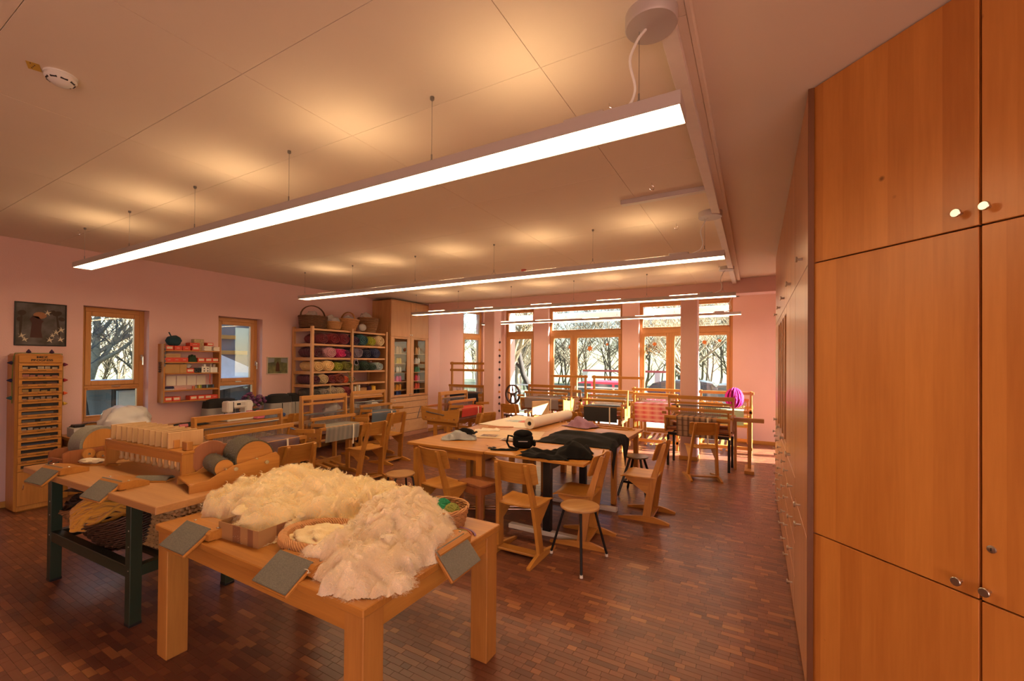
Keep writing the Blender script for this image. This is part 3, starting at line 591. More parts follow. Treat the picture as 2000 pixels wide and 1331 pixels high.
# ------------------------------------------------------------------ tall thread cupboard (front faces +x)
t = thing('thread_cupboard', 'tall beech cupboard with glazed doors full of thread cones and drawers below', 'cupboard', (-6.735, 6.785, 0), R(90)); WD = 1.225
# local x -> +Y, local -y -> +X (front)
MB().box(0, .022, 0, .54, 0, 2.99).ob('side_panel', pineZ, t); MB().box(WD-.022, WD, 0, .54, 0, 2.99).ob('side_panel', pineZ, t); q = MB(); q.box(.022, WD-.022, .50, .52, .1, 2.98, 0); q.ob('back_panel', pineX, t)
for a_ in ((.022, WD-.022, .0, .5, .06, .09), (.022, WD-.022, 0, .5, .87, .885), (.022, WD-.022, 0, .5, 2.18, 2.2), (0, WD, 0, .54, 2.972, 2.99)): MB().box(*a_).ob('carcass_board', tallY, t)
MB().box(0, WD, -.012, .02, 0, .085).ob('plinth', mat('pinkish plinth wood', (.50, .25, .15), .45), t)
kn2 = MB(); kn2.m = Matrix.Rotation(R(90), 4, 'X'); kn2.lathe([(.005, 0), (.005, .014), (.011, .016), (.011, .022), (0, .023)], 14); kn2 = kn2.mesh('knob', silver, True)
for i in (0, 1):
    a = i*WD/2; d = MB().box(a+.004, a+WD/2-.004, -.02, -.001, 2.197, 2.965, .002).ob('upper_door', tallZ, t); child('knob', kn2, d, (WD/2+(-.03 if i == 0 else .03), -.02, 2.25))
    q = MB(); c = a+WD/2; q.box(a+.004, a+.11, -.02, -.001, .885, 2.19).box(c-.11, c-.004, -.02, -.001, .885, 2.19).box(a+.11, c-.11, -.02, -.001, .885, .93).box(a+.11, c-.11, -.02, -.001, 2.15, 2.19)
    d = q.ob('glazed_door', tallZ, t); MB().box(a+.11, c-.11, -.012, -.008, .93, 2.15, 0).ob('pane', glass('clear cupboard glass', (.97, .98, .98), .35), d); child('knob', kn2, d, (WD/2+(-.03 if i == 0 else .03), -.02, .93))
SHZ = (1.78, 1.565, 1.36, 1.16, .965, )
for z in (1.83, 1.61, 1.415, 1.215, 1.03): MB().box(.022, WD-.022, .01, .45, z-.012, z, .002).ob('shelf', tallY, t)
dz = (.09, .36, .495, .625, .765, .87)
MB().box(.022, WD-.022, .001, .012, .085, .87, 0).ob('gap_shade_board', dark, t)  # dark board added so the gaps between drawers read as shade
for k in range(5):
    d = MB().box(.004, WD-.004, -.02, -.001, dz[k]+.005, dz[k+1]-.005, .002).ob('drawer', tallY, t)
    for kx in (.1, .93): child('knob', kn2, d, (WD*kx, -.02, (dz[k]+dz[k+1])/2))
def w2l(x, y, z): return (-6.735-y, 6.785+x, z)
cone = MB().lathe([(.038, 0), (.04, .004), (.039, .01), (.033, .11), (.03, .114), (.012, .115), (.012, .135), (.009, .135), (.009, .115), (0, .115)], 16)
def yarnmat(name, c): return mat('thread '+name, c, .75, var=.25, scale=60, stretch=(1, 1, 9))
rowsC = [(1.83, ('tan', (.55, .33, .16)), ('tan', (.55, .33, .16)), .115), (1.61, ('mustard', (.55, .40, .05)), ('white', (.7, .7, .68)), .10), (1.415, ('light grey', (.62, .62, .60)), ('green', (.06, .22, .13)), .10), (1.215, ('pink', (.68, .08, .26)), ('crimson', (.62, .05, .10)), .095), (1.03, ('amber', (.75, .33, .03)), ('scarlet', (.70, .10, .05)), .1), (.885, ('blue', (.06, .10, .38)), ('black', (.03, .03, .035)), .09)]
cm = {}
for ri, (z, A, B, hh) in enumerate(rowsC):
    for side, (nm, c) in enumerate((A, B)):
        if nm not in cm: cm[nm] = cone.mesh('thread_cone', yarnmat(nm, c), True)
        for k in range(4):
            x = .13+side*.61+k*.105; o = bpy.data.objects.new('thread_cone', cm[nm]); COL.objects.link(o); o.location = w2l(x, .12+.02*(k % 2), z)
            if ri == 0: o.scale = (1.0, 1.0, 1.25)
            tag(o, '%s thread cone behind the %s glass door of the tall cupboard' % (nm, ('left', 'right')[side]), 'thread cone', '%s thread cones, %s glass door' % (nm, ('left', 'right')[side]))
# ------------------------------------------------------------------ yarn rack
t = thing('yarn_rack', 'open pine rack full of rug yarn, baskets on top', 'rack', (-7.24, 4.87, 0)); RD = .56; RL = 1.80
for x in (0, RD-.05):
    for y in (0, .86, RL-.05): MB().box(x, x+.05, y, y+.045, 0, 2.27, .003).ob('post', pineZ, t)
SZ = [2.235, 1.965, 1.72, 1.475, 1.245, 1.0, .62, .25]
for z in SZ:
    MB().box(.05, RD-.05, .0, RL, z-.022, z, .002).ob('shelf', pineY, t); q = MB(); q.box(RD-.05, RD-.028, .045, RL-.05, z-.035, z, .002); q.ob('front_batten', pineY, t)
    for y in (0, RL-.03): MB().box(.05, RD-.05, y+.004, y+.03, z-.055, z-.022, .002).ob('side_batten', pineX, t)
MB().box(.05, RD, RL-.02, RL, .1, 1.46).ob('end_panel', pineZ, t)
rk = Vector((-7.24, 4.87, 0))
def hank(cname, c, y, z, r, ln=.40, x=.29, label='', sq=.85, loose=False, seed=0):
    """hank of rug yarn lying across the shelf: wound strand round a soft core, spiral end to the front"""
    rr = random.Random(seed+int(y*1000)); b = MB(); mt = mat('rug yarn '+cname, c, .9, var=.3, scale=30, sheen=.2)
    core = [(0, -ln/2), (r*.7, -ln/2+.01), (r*.92, -ln/2+.05), (r*.95, 0), (r*.92, ln/2-.05), (r*.6, ln/2-.012), (0, ln/2-.004)]
    b.m = Matrix.Rotation(R(90), 4, 'Y') @ Matrix.Diagonal((sq, 1, 1, 1)); b.lathe(core, 14)
    pts = []; T = int(ln/.022); st = .0085
    for k in range(T*12+1):
        u = k/(T*12); a = u*T*2*math.pi; rad = r*(.93+.07*math.sin(3*a+seed)+rr.uniform(-.03, .05)); ex = 1 if abs(u-.5) < .42 else .85
        pts.append((rad*ex*math.cos(a), rad*ex*math.sin(a), (u-.5)*(ln-.03)))
    b.tube(pts, .0105, 5); pts = []
    for k in range(70):
        u = k/69; a = u*r/.022*math.pi; rad = r*.88*(1-u); pts.append((rad*math.cos(a), rad*math.sin(a), ln/2-.01+.012*(u)+rr.uniform(-.004, .008)))
    b.tube(pts, .0105, 5)
    if loose:
        for j in range(7):
            a0 = rr.uniform(0, 6.28); p = [Vector((r*.8*math.cos(a0+.5*i), r*.8*math.sin(a0+.5*i), ln/2+.02+.02*math.sin(i+j))) for i in range(6)]; b.tube(p, .009, 5)
    o = b.ob('yarn_hank', mt, None, True, 80); o.location = rk+Vector((x, y, z+r*sq*1.02)); tag(o, label, 'yarn', 'hanks of rug yarn on the pine rack'); return o
SH = {0: 1.965, 1: 1.72, 2: 1.475, 3: 1.245, 4: 1.0}
DR, MA = (.14, .012, .018), (.075, .006, .018)
HK = [(0, .25, .10, 'dark red', DR, 'dark red hank on the top shelf, next to the front corner post'), (0, .47, .11, 'red', (.22, .012, .02), 'tousled red hank in the middle of the top left shelf'), (0, .70, .12, 'wine', (.17, .01, .025), 'large wine-red hank beside the middle post on the top shelf'),
 (0, .97, .095, 'purple black', (.05, .012, .05), 'purple-black hank right of the middle post on the top shelf'), (0, 1.16, .115, 'teal', (.02, .09, .11), 'teal hank on the top right shelf'), (0, 1.38, .10, 'lime', (.33, .34, .02), 'lime green hank on the top right shelf'), (0, 1.60, .115, 'cream tan', (.60, .44, .25), 'cream hank at the right end of the top shelf'),
 (1, .14, .10, 'maroon', MA, 'maroon hank at the left end of the second shelf'), (1, .42, .105, 'pale pink', (.55, .26, .30), 'pale pink hank with a clear spiral end on the second shelf'), (1, .63, .09, 'hot pink', (.60, .02, .16), 'loose hot pink hank on the second shelf'), (1, .79, .08, 'plum', (.10, .01, .06), 'plum hank beside the middle post on the second shelf'), (1, 1.02, .10, 'lavender grey', (.22, .17, .24), 'lavender grey hank with dangling loops on the second shelf'), (1, 1.27, .09, 'blue black', (.014, .018, .05), 'blue-black hank on the second right shelf'), (1, 1.5, .105, 'navy', (.02, .025, .09), 'navy hank at the right end of the second shelf'),
 (2, .16, .095, 'cream', (.66, .43, .18), 'cream hank at the left end of the third shelf'), (2, .38, .105, 'pale cream', (.70, .47, .21), 'big cream hank with a spiral end on the third shelf'), (2, .59, .085, 'moss', (.26, .27, .02), 'moss green hank on the third shelf'), (2, .77, .095, 'olive', (.16, .15, .02), 'olive hank with hanging ends beside the middle post'), (2, .99, .07, 'sage', (.10, .11, .06), 'small sage hank right of the middle post'), (2, 1.23, .10, 'bottle green', (.012, .035, .02), 'bottle green hank on the third right shelf'), (2, 1.42, .075, 'fir', (.02, .05, .035), 'fir green hank on the third right shelf'), (2, 1.6, .085, 'ice blue', (.32, .40, .42), 'ice blue hank at the right end of the third shelf'),
 (3, .10, .09, 'maroon', MA, 'maroon hank at the left end of the fourth shelf'), (3, .27, .095, 'beige', (.50, .36, .20), 'beige hank crossing the front post on the fourth shelf'), (3, .46, .085, 'dark red', DR, 'dark red hank on the fourth shelf'), (3, .60, .10, 'brick', (.20, .03, .015), 'brick red hank trailing over the fourth shelf edge'), (3, .74, .07, 'orange red', (.62, .09, .02), 'orange-red ball on the fourth shelf'), (3, .86, .07, 'taupe', (.24, .18, .10), 'loose taupe hank by the middle post'),
 (4, .12, .085, 'charcoal', (.08, .06, .05), 'charcoal hank at the left end of the fifth shelf'), (4, .30, .085, 'ash', (.22, .18, .15), 'ash grey hank behind the front post on the fifth shelf'), (4, .47, .10, 'marl', (.34, .26, .19), 'marled grey-red hank on the fifth shelf'), (4, .64, .09, 'sand', (.38, .29, .18), 'sand hank on the fifth shelf'), (4, .78, .095, 'cherry', (.20, .012, .02), 'cherry red hank by the middle post on the fifth shelf')]
for i, (s, y, r, nm, c, lb) in enumerate(HK): hank(nm, c, y, SH[s], r*1.1, ln=.44, label=lb, seed=i, loose=nm in ('hot pink', 'lavender grey', 'olive', 'red', 'brick', 'taupe'), x=.325)
def dangle(pts, c, lb):
    o = MB().tube(pts, .008, 5).ob('yarn_end', mat('rug yarn '+c, (.5, .4, .3), .9), None, True); o.location = rk; tag(o, lb, 'yarn end', 'loose yarn ends hanging from the rack')
dangle([(.56, .97+.05*math.sin(k*.5), 1.72-.12*abs(math.sin(k*.26))-.02) for k in range(13)], 'lavender grey', 'lavender yarn loop hanging below the second right shelf')
dangle([(.56, .36, 1.25), (.575, .38, 1.2), (.575, .37, 1.1), (.57, .40, 1.04)], 'beige', 'beige yarn end hanging from the fourth shelf'); dangle([(.55, .78, 1.45), (.57, .80, 1.40), (.57, .82, 1.32), (.57, .79, 1.27)], 'olive', 'olive yarn end hanging beside the middle post')
# right lower compartments of the rack: boxes, cones
def sbox(name, cat, lb, loc, s, mt, rz=0, lid=None):
    t_ = thing(name, lb, cat, loc, rz); MB().box(-s[0]/2, s[0]/2, -s[1]/2, s[1]/2, 0, s[2], .003).ob('box', mt, t_)
    if lid: MB().box(-s[0]/2-.004, s[0]/2+.004, -s[1]/2-.004, s[1]/2+.004, s[2]-.02, s[2]+.006, .002).ob('lid', lid, t_)
    return t_
orng = mat('orange card', (.62, .12, .02), .6)
sbox('cardboard_box', 'box', 'brown cardboard box with orange lid on the rack beside the cones', rk+Vector((.34, 1.25, 1.0)), (.2, .2, .13), card); sbox('orange_tray', 'tray', 'flat orange tray at the back of the rack compartment', rk+Vector((.3, 1.02, 1.18)), (.2, .16, .05), orng)
sbox('shelf_block', 'box', 'wooden block supporting the orange tray on the rack', rk+Vector((.3, 1.02, 1.0)), (.12, .12, .178), mat('pale block', (.45, .3, .17), .6))
for y, nm, c, lb in ((1.42, 'dark purple', (.05, .012, .03), 'dark purple yarn cone on the rack compartment'), (1.53, 'yellow', (.72, .40, .03), 'big yellow yarn cone on the rack compartment')):
    q = MB().lathe([(.055, 0), (.057, .01), (.05, .15), (.04, .155), (.015, .155), (.012, .165), (0, .165)], 20); tag(place(q.ob('yarn_cone', yarnmat(nm, c), None, True), rk+Vector((.42, y, 1.0))), lb, 'yarn cone')
q = MB(); q.m = Matrix.Rotation(R(90), 4, 'Y'); q.lathe([(.012, -.06), (.035, -.06), (.035, .06), (.012, .06), (.012, -.06)], 16); tag(place(q.ob('tape_roll', offw, None, True), rk+Vector((.49, 1.68, 1.036))), 'white roll lying at the right end of the rack shelf', 'tape roll')
for k, (y, hgt, c) in enumerate(((1.0, .17, (.65, .6, .5)), (1.05, .2, (.5, .35, .2)), (1.10, .19, (.7, .62, .5)))): sbox('booklet', 'booklet', ('white booklet upright beside the middle post', 'brown booklet upright between two pale ones', 'cream booklet upright beside the cardboard box')[k], rk+Vector((.45, y, 1.0)), (.12, .035, hgt), mat('booklet %d' % k, c, .6))
plast = film('clear plastic', (.75, .74, .72), .45)
def bag(lb, loc, r, seed, mt=None):
    o = MB().blob((0, 0, r*.8), r, r*1.1, r*.9, .35, 2.4, 10, seed, 0).ob('plastic_bag', mt or plast, None, True, 60); tag(place(o, loc), lb, 'bag'); return o
bag('crumpled clear plastic bag on the lower rack shelf behind the loom', rk+Vector((.30, .62, .62)), .15, 3); bag('crumpled clear bag on the right lower rack shelf', rk+Vector((.3, 1.15, .62)), .13, 5); bag('white crumpled paper bag on the rack by the right post', rk+Vector((.40, 1.52, .62)), .14, 8, offw)
# ------------------------------------------------------------------ baskets
def basket(lb, loc, rx, ry, h, flare, mt, rings=12, handle=None, name='wicker_basket', rim=.012, stakes=26, rz=0, tilt=(0, 0), grp=None, strand=.008):
    t_ = thing(name, lb, 'basket', loc, rz, grp, tilt[0], tilt[1]); b = MB(); n = stakes*2
    R0 = lambda z: 1-flare+flare*(z/h)**.8
    for k in range(rings):
        z = strand+(h-strand*2)*k/(rings-1); f = R0(z)
        b.tube([((rx*f+.006*(1 if (j+k) % 2 else -1))*math.cos(2*math.pi*j/n), (ry*f+.006*(1 if (j+k) % 2 else -1))*math.sin(2*math.pi*j/n), z) for j in range(n)], max(strand, (h/rings)*.5), 5, closed=True)
    b.ob('weave', mt, t_, True, 80); b = MB()
    for j in range(0, n, 2): a = 2*math.pi*j/n; b.tube([(rx*R0(z)*math.cos(a), ry*R0(z)*math.sin(a), z) for z in (0, h*.5, h)], .004, 4)
    b.ob('stake', mt, t_, True, 80, ); b = MB()
    if rim > .02:
        for k in range(84):
            a = 2*math.pi*k/84; b.tube([((rx+dr)*math.cos(a+da), (ry+dr)*math.sin(a+da), h+dz) for dr, dz, da in ((-.030, -.012, -.22), (-.018, .012, -.1), (.0, .020, .02), (.016, .010, .14), (.020, -.016, .26))], .0052, 5)
    else:
      for s in range(3): b.tube([((rx+rim*.8*math.cos(j*.55+s*2.1))*math.cos(2*math.pi*j/72), (ry+rim*.8*math.cos(j*.55+s*2.1))*math.sin(2*math.pi*j/72), h+rim*.8*math.sin(j*.55+s*2.1)) for j in range(72)], rim*.62, 5, closed=True)
    b.ob('rim', mt, t_, True, 80)
    f = 1-flare; MB().lathe([(0, 0), (1, 0), (1, .008), (0, .008)], 28, rx*f, ry*f).ob('base', mt, t_)
    if handle:
        ax, hh = handle; b = MB()
        for s in range(3):
            p = []
            for k in range(25): a = math.pi*k/24; d = math.cos(a)*(rx if ax == 'x' else ry); e = .012*math.sin(k*.9+s*2.1); p.append((d, e, h+hh*math.sin(a)) if ax == 'x' else (e, d, h+hh*math.sin(a)))
            b.tube(p, .009, 5)
        b.ob('handle', mt, t_, True, 80)
    return t_
wickDk = mat('chestnut wicker', (.13, .055, .022), .5, var=.4, scale=40)
basket('large dark wicker basket with a high arched handle on top of the rack', rk+Vector((.28, .22, 2.255)), .21, .25, .20, .12, wickDk, 9, ('y', .20)); bag('whitish fleece bag in the dark handled basket', rk+Vector((.27, .2, 2.28)), .15, 12)
basket('small low tan basket on the rack beside the dark handled one', rk+Vector((.36, .60, 2.255)), .13, .15, .13, .25, wicker, 8); bag('clear plastic bag bulging out of the small low basket', rk+Vector((.34, .58, 2.28)), .13, 14)
basket('flared tan basket with a short handle in the middle of the rack top', rk+Vector((.30, .98, 2.255)), .19, .22, .21, .38, wicker, 10, ('x', .15)); bag('clear bag in the flared middle basket', rk+Vector((.30, 1.0, 2.34)), .12, 16)
basket('deep flared brown basket at the right end of the rack top', rk+Vector((.30, 1.50, 2.255)), .19, .21, .28, .36, wickM, 12); bag('white bag in the deep right basket', rk+Vector((.28, 1.44, 2.44)), .12, 18)
q = MB().blob((0, 0, .075), .06, .09, .075, .05, 2, 10, 2, 0); tag(place(q.ob('clear_tub', plast, None, True), rk+Vector((.44, 1.22, 2.257))), 'round clear tub with green label between two baskets', 'tub')
# ------------------------------------------------------------------ pictures on the left wall
def picture(lb, y0, y1, z0, z1, fm, bgm, shapes, fwid=.014):
    t_ = thing('picture', lb, 'picture', (-7.279, (y0+y1)/2, (z0+z1)/2), R(90)); W_, H_ = (y1-y0)/2, (z1-z0)/2
    q_ = MB(); q_.box(-W_, -W_+fwid, -.02, -.001, -H_, H_).box(W_-fwid, W_, -.02, -.001, -H_, H_).box(-W_+fwid, W_-fwid, -.02, -.001, -H_, -H_+fwid).box(-W_+fwid, W_-fwid, -.02, -.001, H_-fwid, H_); q_.ob('frame', fm, t_)
    MB().box(-W_+fwid, W_-fwid, -.010, -.001, -H_+fwid, H_-fwid, 0).ob('painting', bgm, t_)
    for nm, m_, polys in shapes:
        for i, p in enumerate(polys): MB().prism([(x*W_, z*H_) for x, z in p], -.0104-.0003*i, -.010).ob(nm, m_, t_)
def painted(name, a, c, sc=6):
    if name in MATS: return MATS[name]
    mt, nt, b = _nodes(name); N = nt.nodes.new; L = nt.links.new; tc = N('ShaderNodeTexCoord'); no = N('ShaderNodeTexNoise'); no.inputs['Scale'].default_value = sc; no.inputs['Detail'].default_value = 6; L(tc.outputs['Object'], no.inputs[0])
    cr = N('ShaderNodeValToRGB'); L(no.outputs[0], cr.inputs[0]); e = cr.color_ramp.elements; e[0].position = .35; e[0].color = (*a, 1); e[1].position = .65; e[1].color = (*c, 1); L(cr.outputs[0], b.inputs['Base Color']); b.inputs['Roughness'].default_value = .6; return mt
def ell(cx, cz, rx, rz, n=14, a=0): return [(cx+rx*math.cos(2*math.pi*k/n)*math.cos(a)-rz*math.sin(2*math.pi*k/n)*math.sin(a), cz+rx*math.cos(2*math.pi*k/n)*math.sin(a)+rz*math.sin(2*math.pi*k/n)*math.cos(a)) for k in range(n)]
def birdp(x, z, s): return [(x-s, z+s*.7), (x-s*.3, z+s*.2), (x-.2*s, z+s), (x+.15*s, z+.25*s), (x+s, z+.5*s), (x+.3*s, z-.1*s), (x+.5*s, z-.8*s), (x-.1*s, z-.25*s), (x-.8*s, z-.5*s), (x-.4*s, z+.02)]
picture('dark framed painting of a robed figure with white flowers above the haberdashery chest', 1.495, 1.925, 1.815, 2.318, black, painted('stormy painting', (.035, .022, .014), (.11, .10, .10)), [
    ('tree_shape', mat('painted brown tree', (.035, .018, .01), .7), [ell(.66, .0, .05, .6, 8, .12), ell(.62, .55, .2, .12, 9, .3), ell(.8, .3, .14, .1, 9, -.2), ell(.42, .6, .14, .09, 9, .5), ell(-.76, .0, .05, .6, 8, -.05), ell(-.72, .5, .16, .12, 9, .2), ell(-.82, .2, .1, .1, 9)]),
    ('glow', mat('painted glow', (.30, .13, .06), .7), [ell(-.05, .42, .26, .16)]), ('robed_figure', mat('painted red brown robe', (.055, .015, .012), .7), [[(-.42, -.62), (-.36, .05), (-.45, .22), (-.33, .38), (-.1, .36), (.02, .2), (.1, .18), (.02, .05), (.0, -.3), (.06, -.62)]]),
    ('white_flower', mat('painted white flowers', (.55, .47, .34), .7), [birdp(-.72, -.55, .16), birdp(-.6, -.72, .14), birdp(.35, -.72, .16), birdp(.45, -.5, .13), birdp(.6, -.35, .15), birdp(.8, -.22, .16), birdp(.78, -.68, .15), birdp(.25, .55, .15)])], .012)
picture('small pale framed picture of a child in green between the second window and the rack', 4.43, 4.82, 1.425, 1.722, mat('pale frame', (.55, .48, .38), .5), painted('meadow painting', (.05, .06, .045), (.20, .20, .08), 7), [('figure', mat('painted brown figure', (.07, .025, .012), .7), [[(-.2, -.7), (-.16, .1), (-.1, .3), (0, .5), (.1, .3), (.16, .1), (.2, -.7)]]), ('sky_patch', mat('painted grey sky', (.22, .24, .25), .7), [[(-.9, .3), (-.9, .85), (-.3, .85), (-.35, .4)], [(.3, .4), (.3, .85), (.9, .85), (.9, .3)]])])
# ------------------------------------------------------------------ haberdashery chest
t = thing('haberdashery_chest', 'tall honey wood chest of slotted drawers with dark block lettering on top', 'chest', (-6.88, 1.435, 0), R(90)); CW, CD = .372, .33
MB().box(0, CW, .012, CD, 0, 1.72, .02).ob('body', oakZ, t); hd = MB().box(.018, CW-.012, -.004, .014, 1.622, 1.705, .004).ob('header', oakX, t)
ltr = mat('black ink', (.012, .008, .006), .7)
for tx, z, s, kx in (('MEZ', 1.682, .030, 1.55), ('PROGRESS', 1.649, .030, 1.22)):
    child('lettering', text_mesh(tx, s, ltr, 'lettering', .0011, .0008, kx), hd, (.195, -.0052, z), rx=R(90))
fills = [(.45, .36, .25), (.35, .12, .10), (.08, .03, .03), (.28, .17, .05), (.30, .22, .18), (.03, .025, .025), (.13, .13, .16), (.16, .14, .13), (.25, .22, .2), (.17, .14, .13), (.05, .07, .16), (.05, .03, .025), (.06, .05, .05), (.10, .08, .03)]
zt = 1.61; PH = .0835
pull = MB().tube([(-.03, 0, 0), (-.028, -.012, -.003), (.028, -.012, -.003), (.03, 0, 0)], .003, 6).mesh('pull', mat('dark brass', (.16, .09, .03), .4, .8), True)
slotm = mat('painted slot shade', (.015, .01, .008), .8)  # near-black back plate paints the shade inside the drawer slots
for k in range(14):
    a = zt-(k+1)*PH; c = zt-k*PH-.003
    q = MB(); q.box(.02, CW-.014, -.004, .012, a+.003, a+.026, .002).box(.02, CW-.014, -.004, .012, c-.018, c, .002).box(.02, .045, -.004, .012, a+.026, c-.018, .001).box(CW-.04, CW-.014, -.004, .012, a+.026, c-.018, .001); d = q.ob('drawer', oakX, t)
    MB().box(.045, CW-.04, .009, .0125, a+.026, c-.018, 0).ob('slot', slotm, d)
    fm_ = mat('notions %d' % k, tuple(c*(.7 if k < 5 or k == 8 else .35) for c in fills[k]), .6, var=.6, scale=30); q = MB(); n_ = (5, 5, 3, 4, 6, 2, 1, 2, 6, 1, 1, 1, 1, 3)[k]
    for i in range(n_): w_ = (CW-.085)/n_; x = .045+i*w_; q.box(x+.003, x+w_*random.uniform(.7, .96), .004, .009, a+.027, a+.027+random.uniform(.009, .028), .001)
    q.ob('contents', fm_, d); child('pull', pull, d, (.195, -.004, a+.013)); MB().box(.05, .09, -.0048, -.004, a+.008, a+.02, 0).ob('label_left', cabEdge, d); MB().box(CW-.10, CW-.05, -.0048, -.004, a+.009, a+.02, 0).ob('label_right', cabEdge, d)
d = MB().box(.02, CW-.014, -.004, .012, .07, zt-14*PH-.002, .003).ob('cupboard_door', oakZ, t); MB().tube([(.065, -.004, .30), (.065, -.018, .29), (.062, -.018, .26), (.062, -.006, .245)], .005, 6).ob('handle', chrome, d, True)
t = thing('felt_garland', 'green cord garland with coloured felt flowers round the haberdashery chest', 'garland', (-6.88, 1.435, 0), R(90))
gp = [(-.006, .1, 1.18), (-.008, .1, 1.45), (-.006, .08, 1.66), (.0, .05, 1.725), (.1, .05, 1.728), (.19, .06, 1.725), (.28, .05, 1.728), (.37, .06, 1.722), (.378, .06, 1.6), (.38, .06, 1.4), (.378, .06, 1.15)]
MB().tube(gp, .004, 6).ob('cord', mat('green cord', (.14, .20, .03), .9), t, True)
for i, (p, dr, c) in enumerate((((-.01, .08, 1.62), (-1, 0, 0), (.02, .015, .05)), ((-.01, .09, 1.43), (-1, 0, 0), (.02, .02, .07)), ((-.01, .09, 1.24), (-1, 0, 0), (.02, .08, .10)), ((.1, .04, 1.73), (0, 0, 1), (.03, .01, .04)), ((.28, .04, 1.73), (0, 0, 1), (.04, .01, .04)), ((.38, .05, 1.60), (1, 0, 0), (.16, .02, .05)), ((.38, .05, 1.42), (1, 0, 0), (.30, .015, .02)), ((.38, .05, 1.27), (1, 0, 0), (.60, .09, .02)), ((.38, .05, 1.15), (1, 0, 0), (.5, .3, .03)))):
    b = MB(); dv = Vector(dr); b.m = Matrix.Translation(p) @ dv.to_track_quat('Z', 'Y').to_matrix().to_4x4(); b.lathe([(.004, -.004), (.022, .004), (.018, .016), (.006, .036), (0, .042)], 9); b.ob('felt_flower', mat('felt %d' % i, c, .95), t, True)
# ------------------------------------------------------------------ sewing shelf on the left wall (front X -7.1)
redc = mat('red card box', (.62, .055, .025), .5, var=.06); labelm = mat('printed label', (.66, .56, .42), .7, var=.25, scale=120)
t = thing('wall_shelf', 'shallow wooden wall shelf of sewing supplies between the two left windows', 'shelf', (-7.1, 2.862, 0), R(90)); SW = .735
MB().box(0, .02, 0, .178, 1.06, 1.885).ob('side_panel', oakZ, t); MB().box(SW-.02, SW, 0, .178, 1.06, 1.80).ob('side_panel', oakZ, t)
for z in (1.80, 1.632, 1.475, 1.232, 1.078): MB().box(.02, SW-.02, 0, .178, z-.016, z, .002).ob('shelf', oakX, t)
def s2w(x, y, z): return Vector((-7.1-y, 2.862+x, z))
def redbox(x, z, lb, w_=.09, h=.062, lab=True, y=.02, d=.13):
    t_ = thing('red_box', lb, 'box', s2w(x, y, z), R(90), 'red notions boxes on the wall shelf'); MB().box(0, w_, 0, d, 0, h, .002).ob('box', redc, t_)
    if lab: MB().box(w_*.14, w_*.86, -.0012, 0, h*.28, h*.78, 0).ob('label', labelm, t_)
    else: MB().box(w_*.3, w_*.7, -.0012, 0, h*.42, h*.52, 0).ob('label', labelm, t_)
RB = [(.03, 1.80, 'labelled red box at the left end of the top shelf', 1), (.135, 1.80, 'second red box on the top shelf, thin stripe label', 0), (.24, 1.80, 'third red box on the top shelf, beside the bead string', 0), (.36, 1.80, 'labelled red box under the pink-red box on the top shelf', 1), (.025, 1.632, 'left of three joined red boxes on the second shelf', 0), (.12, 1.632, 'middle of three joined red boxes on the second shelf', 0), (.215, 1.632, 'right of three joined red boxes, beside the dark green cap', 0), (.435, 1.632, 'labelled red box right of the dark green cap', 1), (.535, 1.632, 'second labelled red box right of the green cap', 1), (.63, 1.632, 'labelled red box at the right end of the second shelf', 1),
      (.29, 1.475, 'single labelled red box beside the brown carton on the third shelf', 1), (.025, 1.078, 'labelled red box at the left end of the lowest shelf', 1), (.125, 1.078, 'second labelled red box on the lowest shelf', 1), (.34, 1.078, 'first labelled red box of the right group on the lowest shelf', 1), (.44, 1.078, 'second labelled red box of the right group on the lowest shelf', 1), (.535, 1.078, 'third labelled red box of the right group on the lowest shelf', 1), (.625, 1.078, 'red box with stripe label at the right end of the lowest shelf', 0)]
for x, z, lb, l in RB: redbox(x, z, lb, .095 if z != 1.475 else .1, .062, l)
redbox(.33, 1.863, 'pink-red box stacked on the top shelf', .13, .05, False); redbox(.555, 1.876, 'small red box lying on the cream booklets', .09, .045, True)
q = MB().blob((0, 0, .07), .075, .095, .075, .12, 2, 12, 4, 0); q.tube([(0, -.03, .13), (0, -.05, .17), (.0, -.06, .19)], .008, 6); tag(place(q.ob('felt_pouch', mat('dark teal felt', (.012, .045, .06), .95), None, True), s2w(.15, .08, 1.862)), 'dark teal felt pouch with a stalk on top of the wall shelf', 'felt pouch')
q = MB(); q.prism([(-.05, 0), (-.045, .05), (-.03, .10), (-.018, .07), (0, .11), (.015, .075), (.032, .1), (.045, .05), (.05, 0)], -.03, .03); tag(place(q.ob('green_cap', mat('dark green felt', (.02, .045, .02), .95)), s2w(.375, .06, 1.632), R(90)), 'dark green spiky felt cap on the second shelf', 'felt cap')
wb = mat('patterned card', (.42, .32, .17), .7, var=.6, scale=45)
t_ = sbox('patterned_box', 'box', 'patterned beige box standing on the top shelf', s2w(.47, .11, 1.80), (.09, .13, .17), wb)
for k in range(5): sbox('sample_booklet', 'booklet', 'cream booklet, number %s from the bottom, in the %s stack on the top shelf' % (('one', 'two', 'three', 'four', 'five')[k], 'left'), s2w(.565, .06, 1.80+k*.0145), (.1, .105, .0135), paper, R(random.uniform(-6, 6)))
for k in range(4): sbox('sample_booklet', 'booklet', 'cream booklet, number %s from the bottom, in the right end stack on the top shelf' % ('one', 'two', 'three', 'four')[k], s2w(.685, .06, 1.80+k*.0155), (.1, .085, .0145), paper, R(random.uniform(-6, 6)))
for k in range(3): sbox('flat_packet', 'packet', ('lowest', 'middle', 'top')[k]+' flat tan packet lying on the left red boxes of the second shelf', s2w(.12, .08, 1.695+k*.018), (.12, .19, .0165), mat('tan packet', (.50, .30, .14), .7))
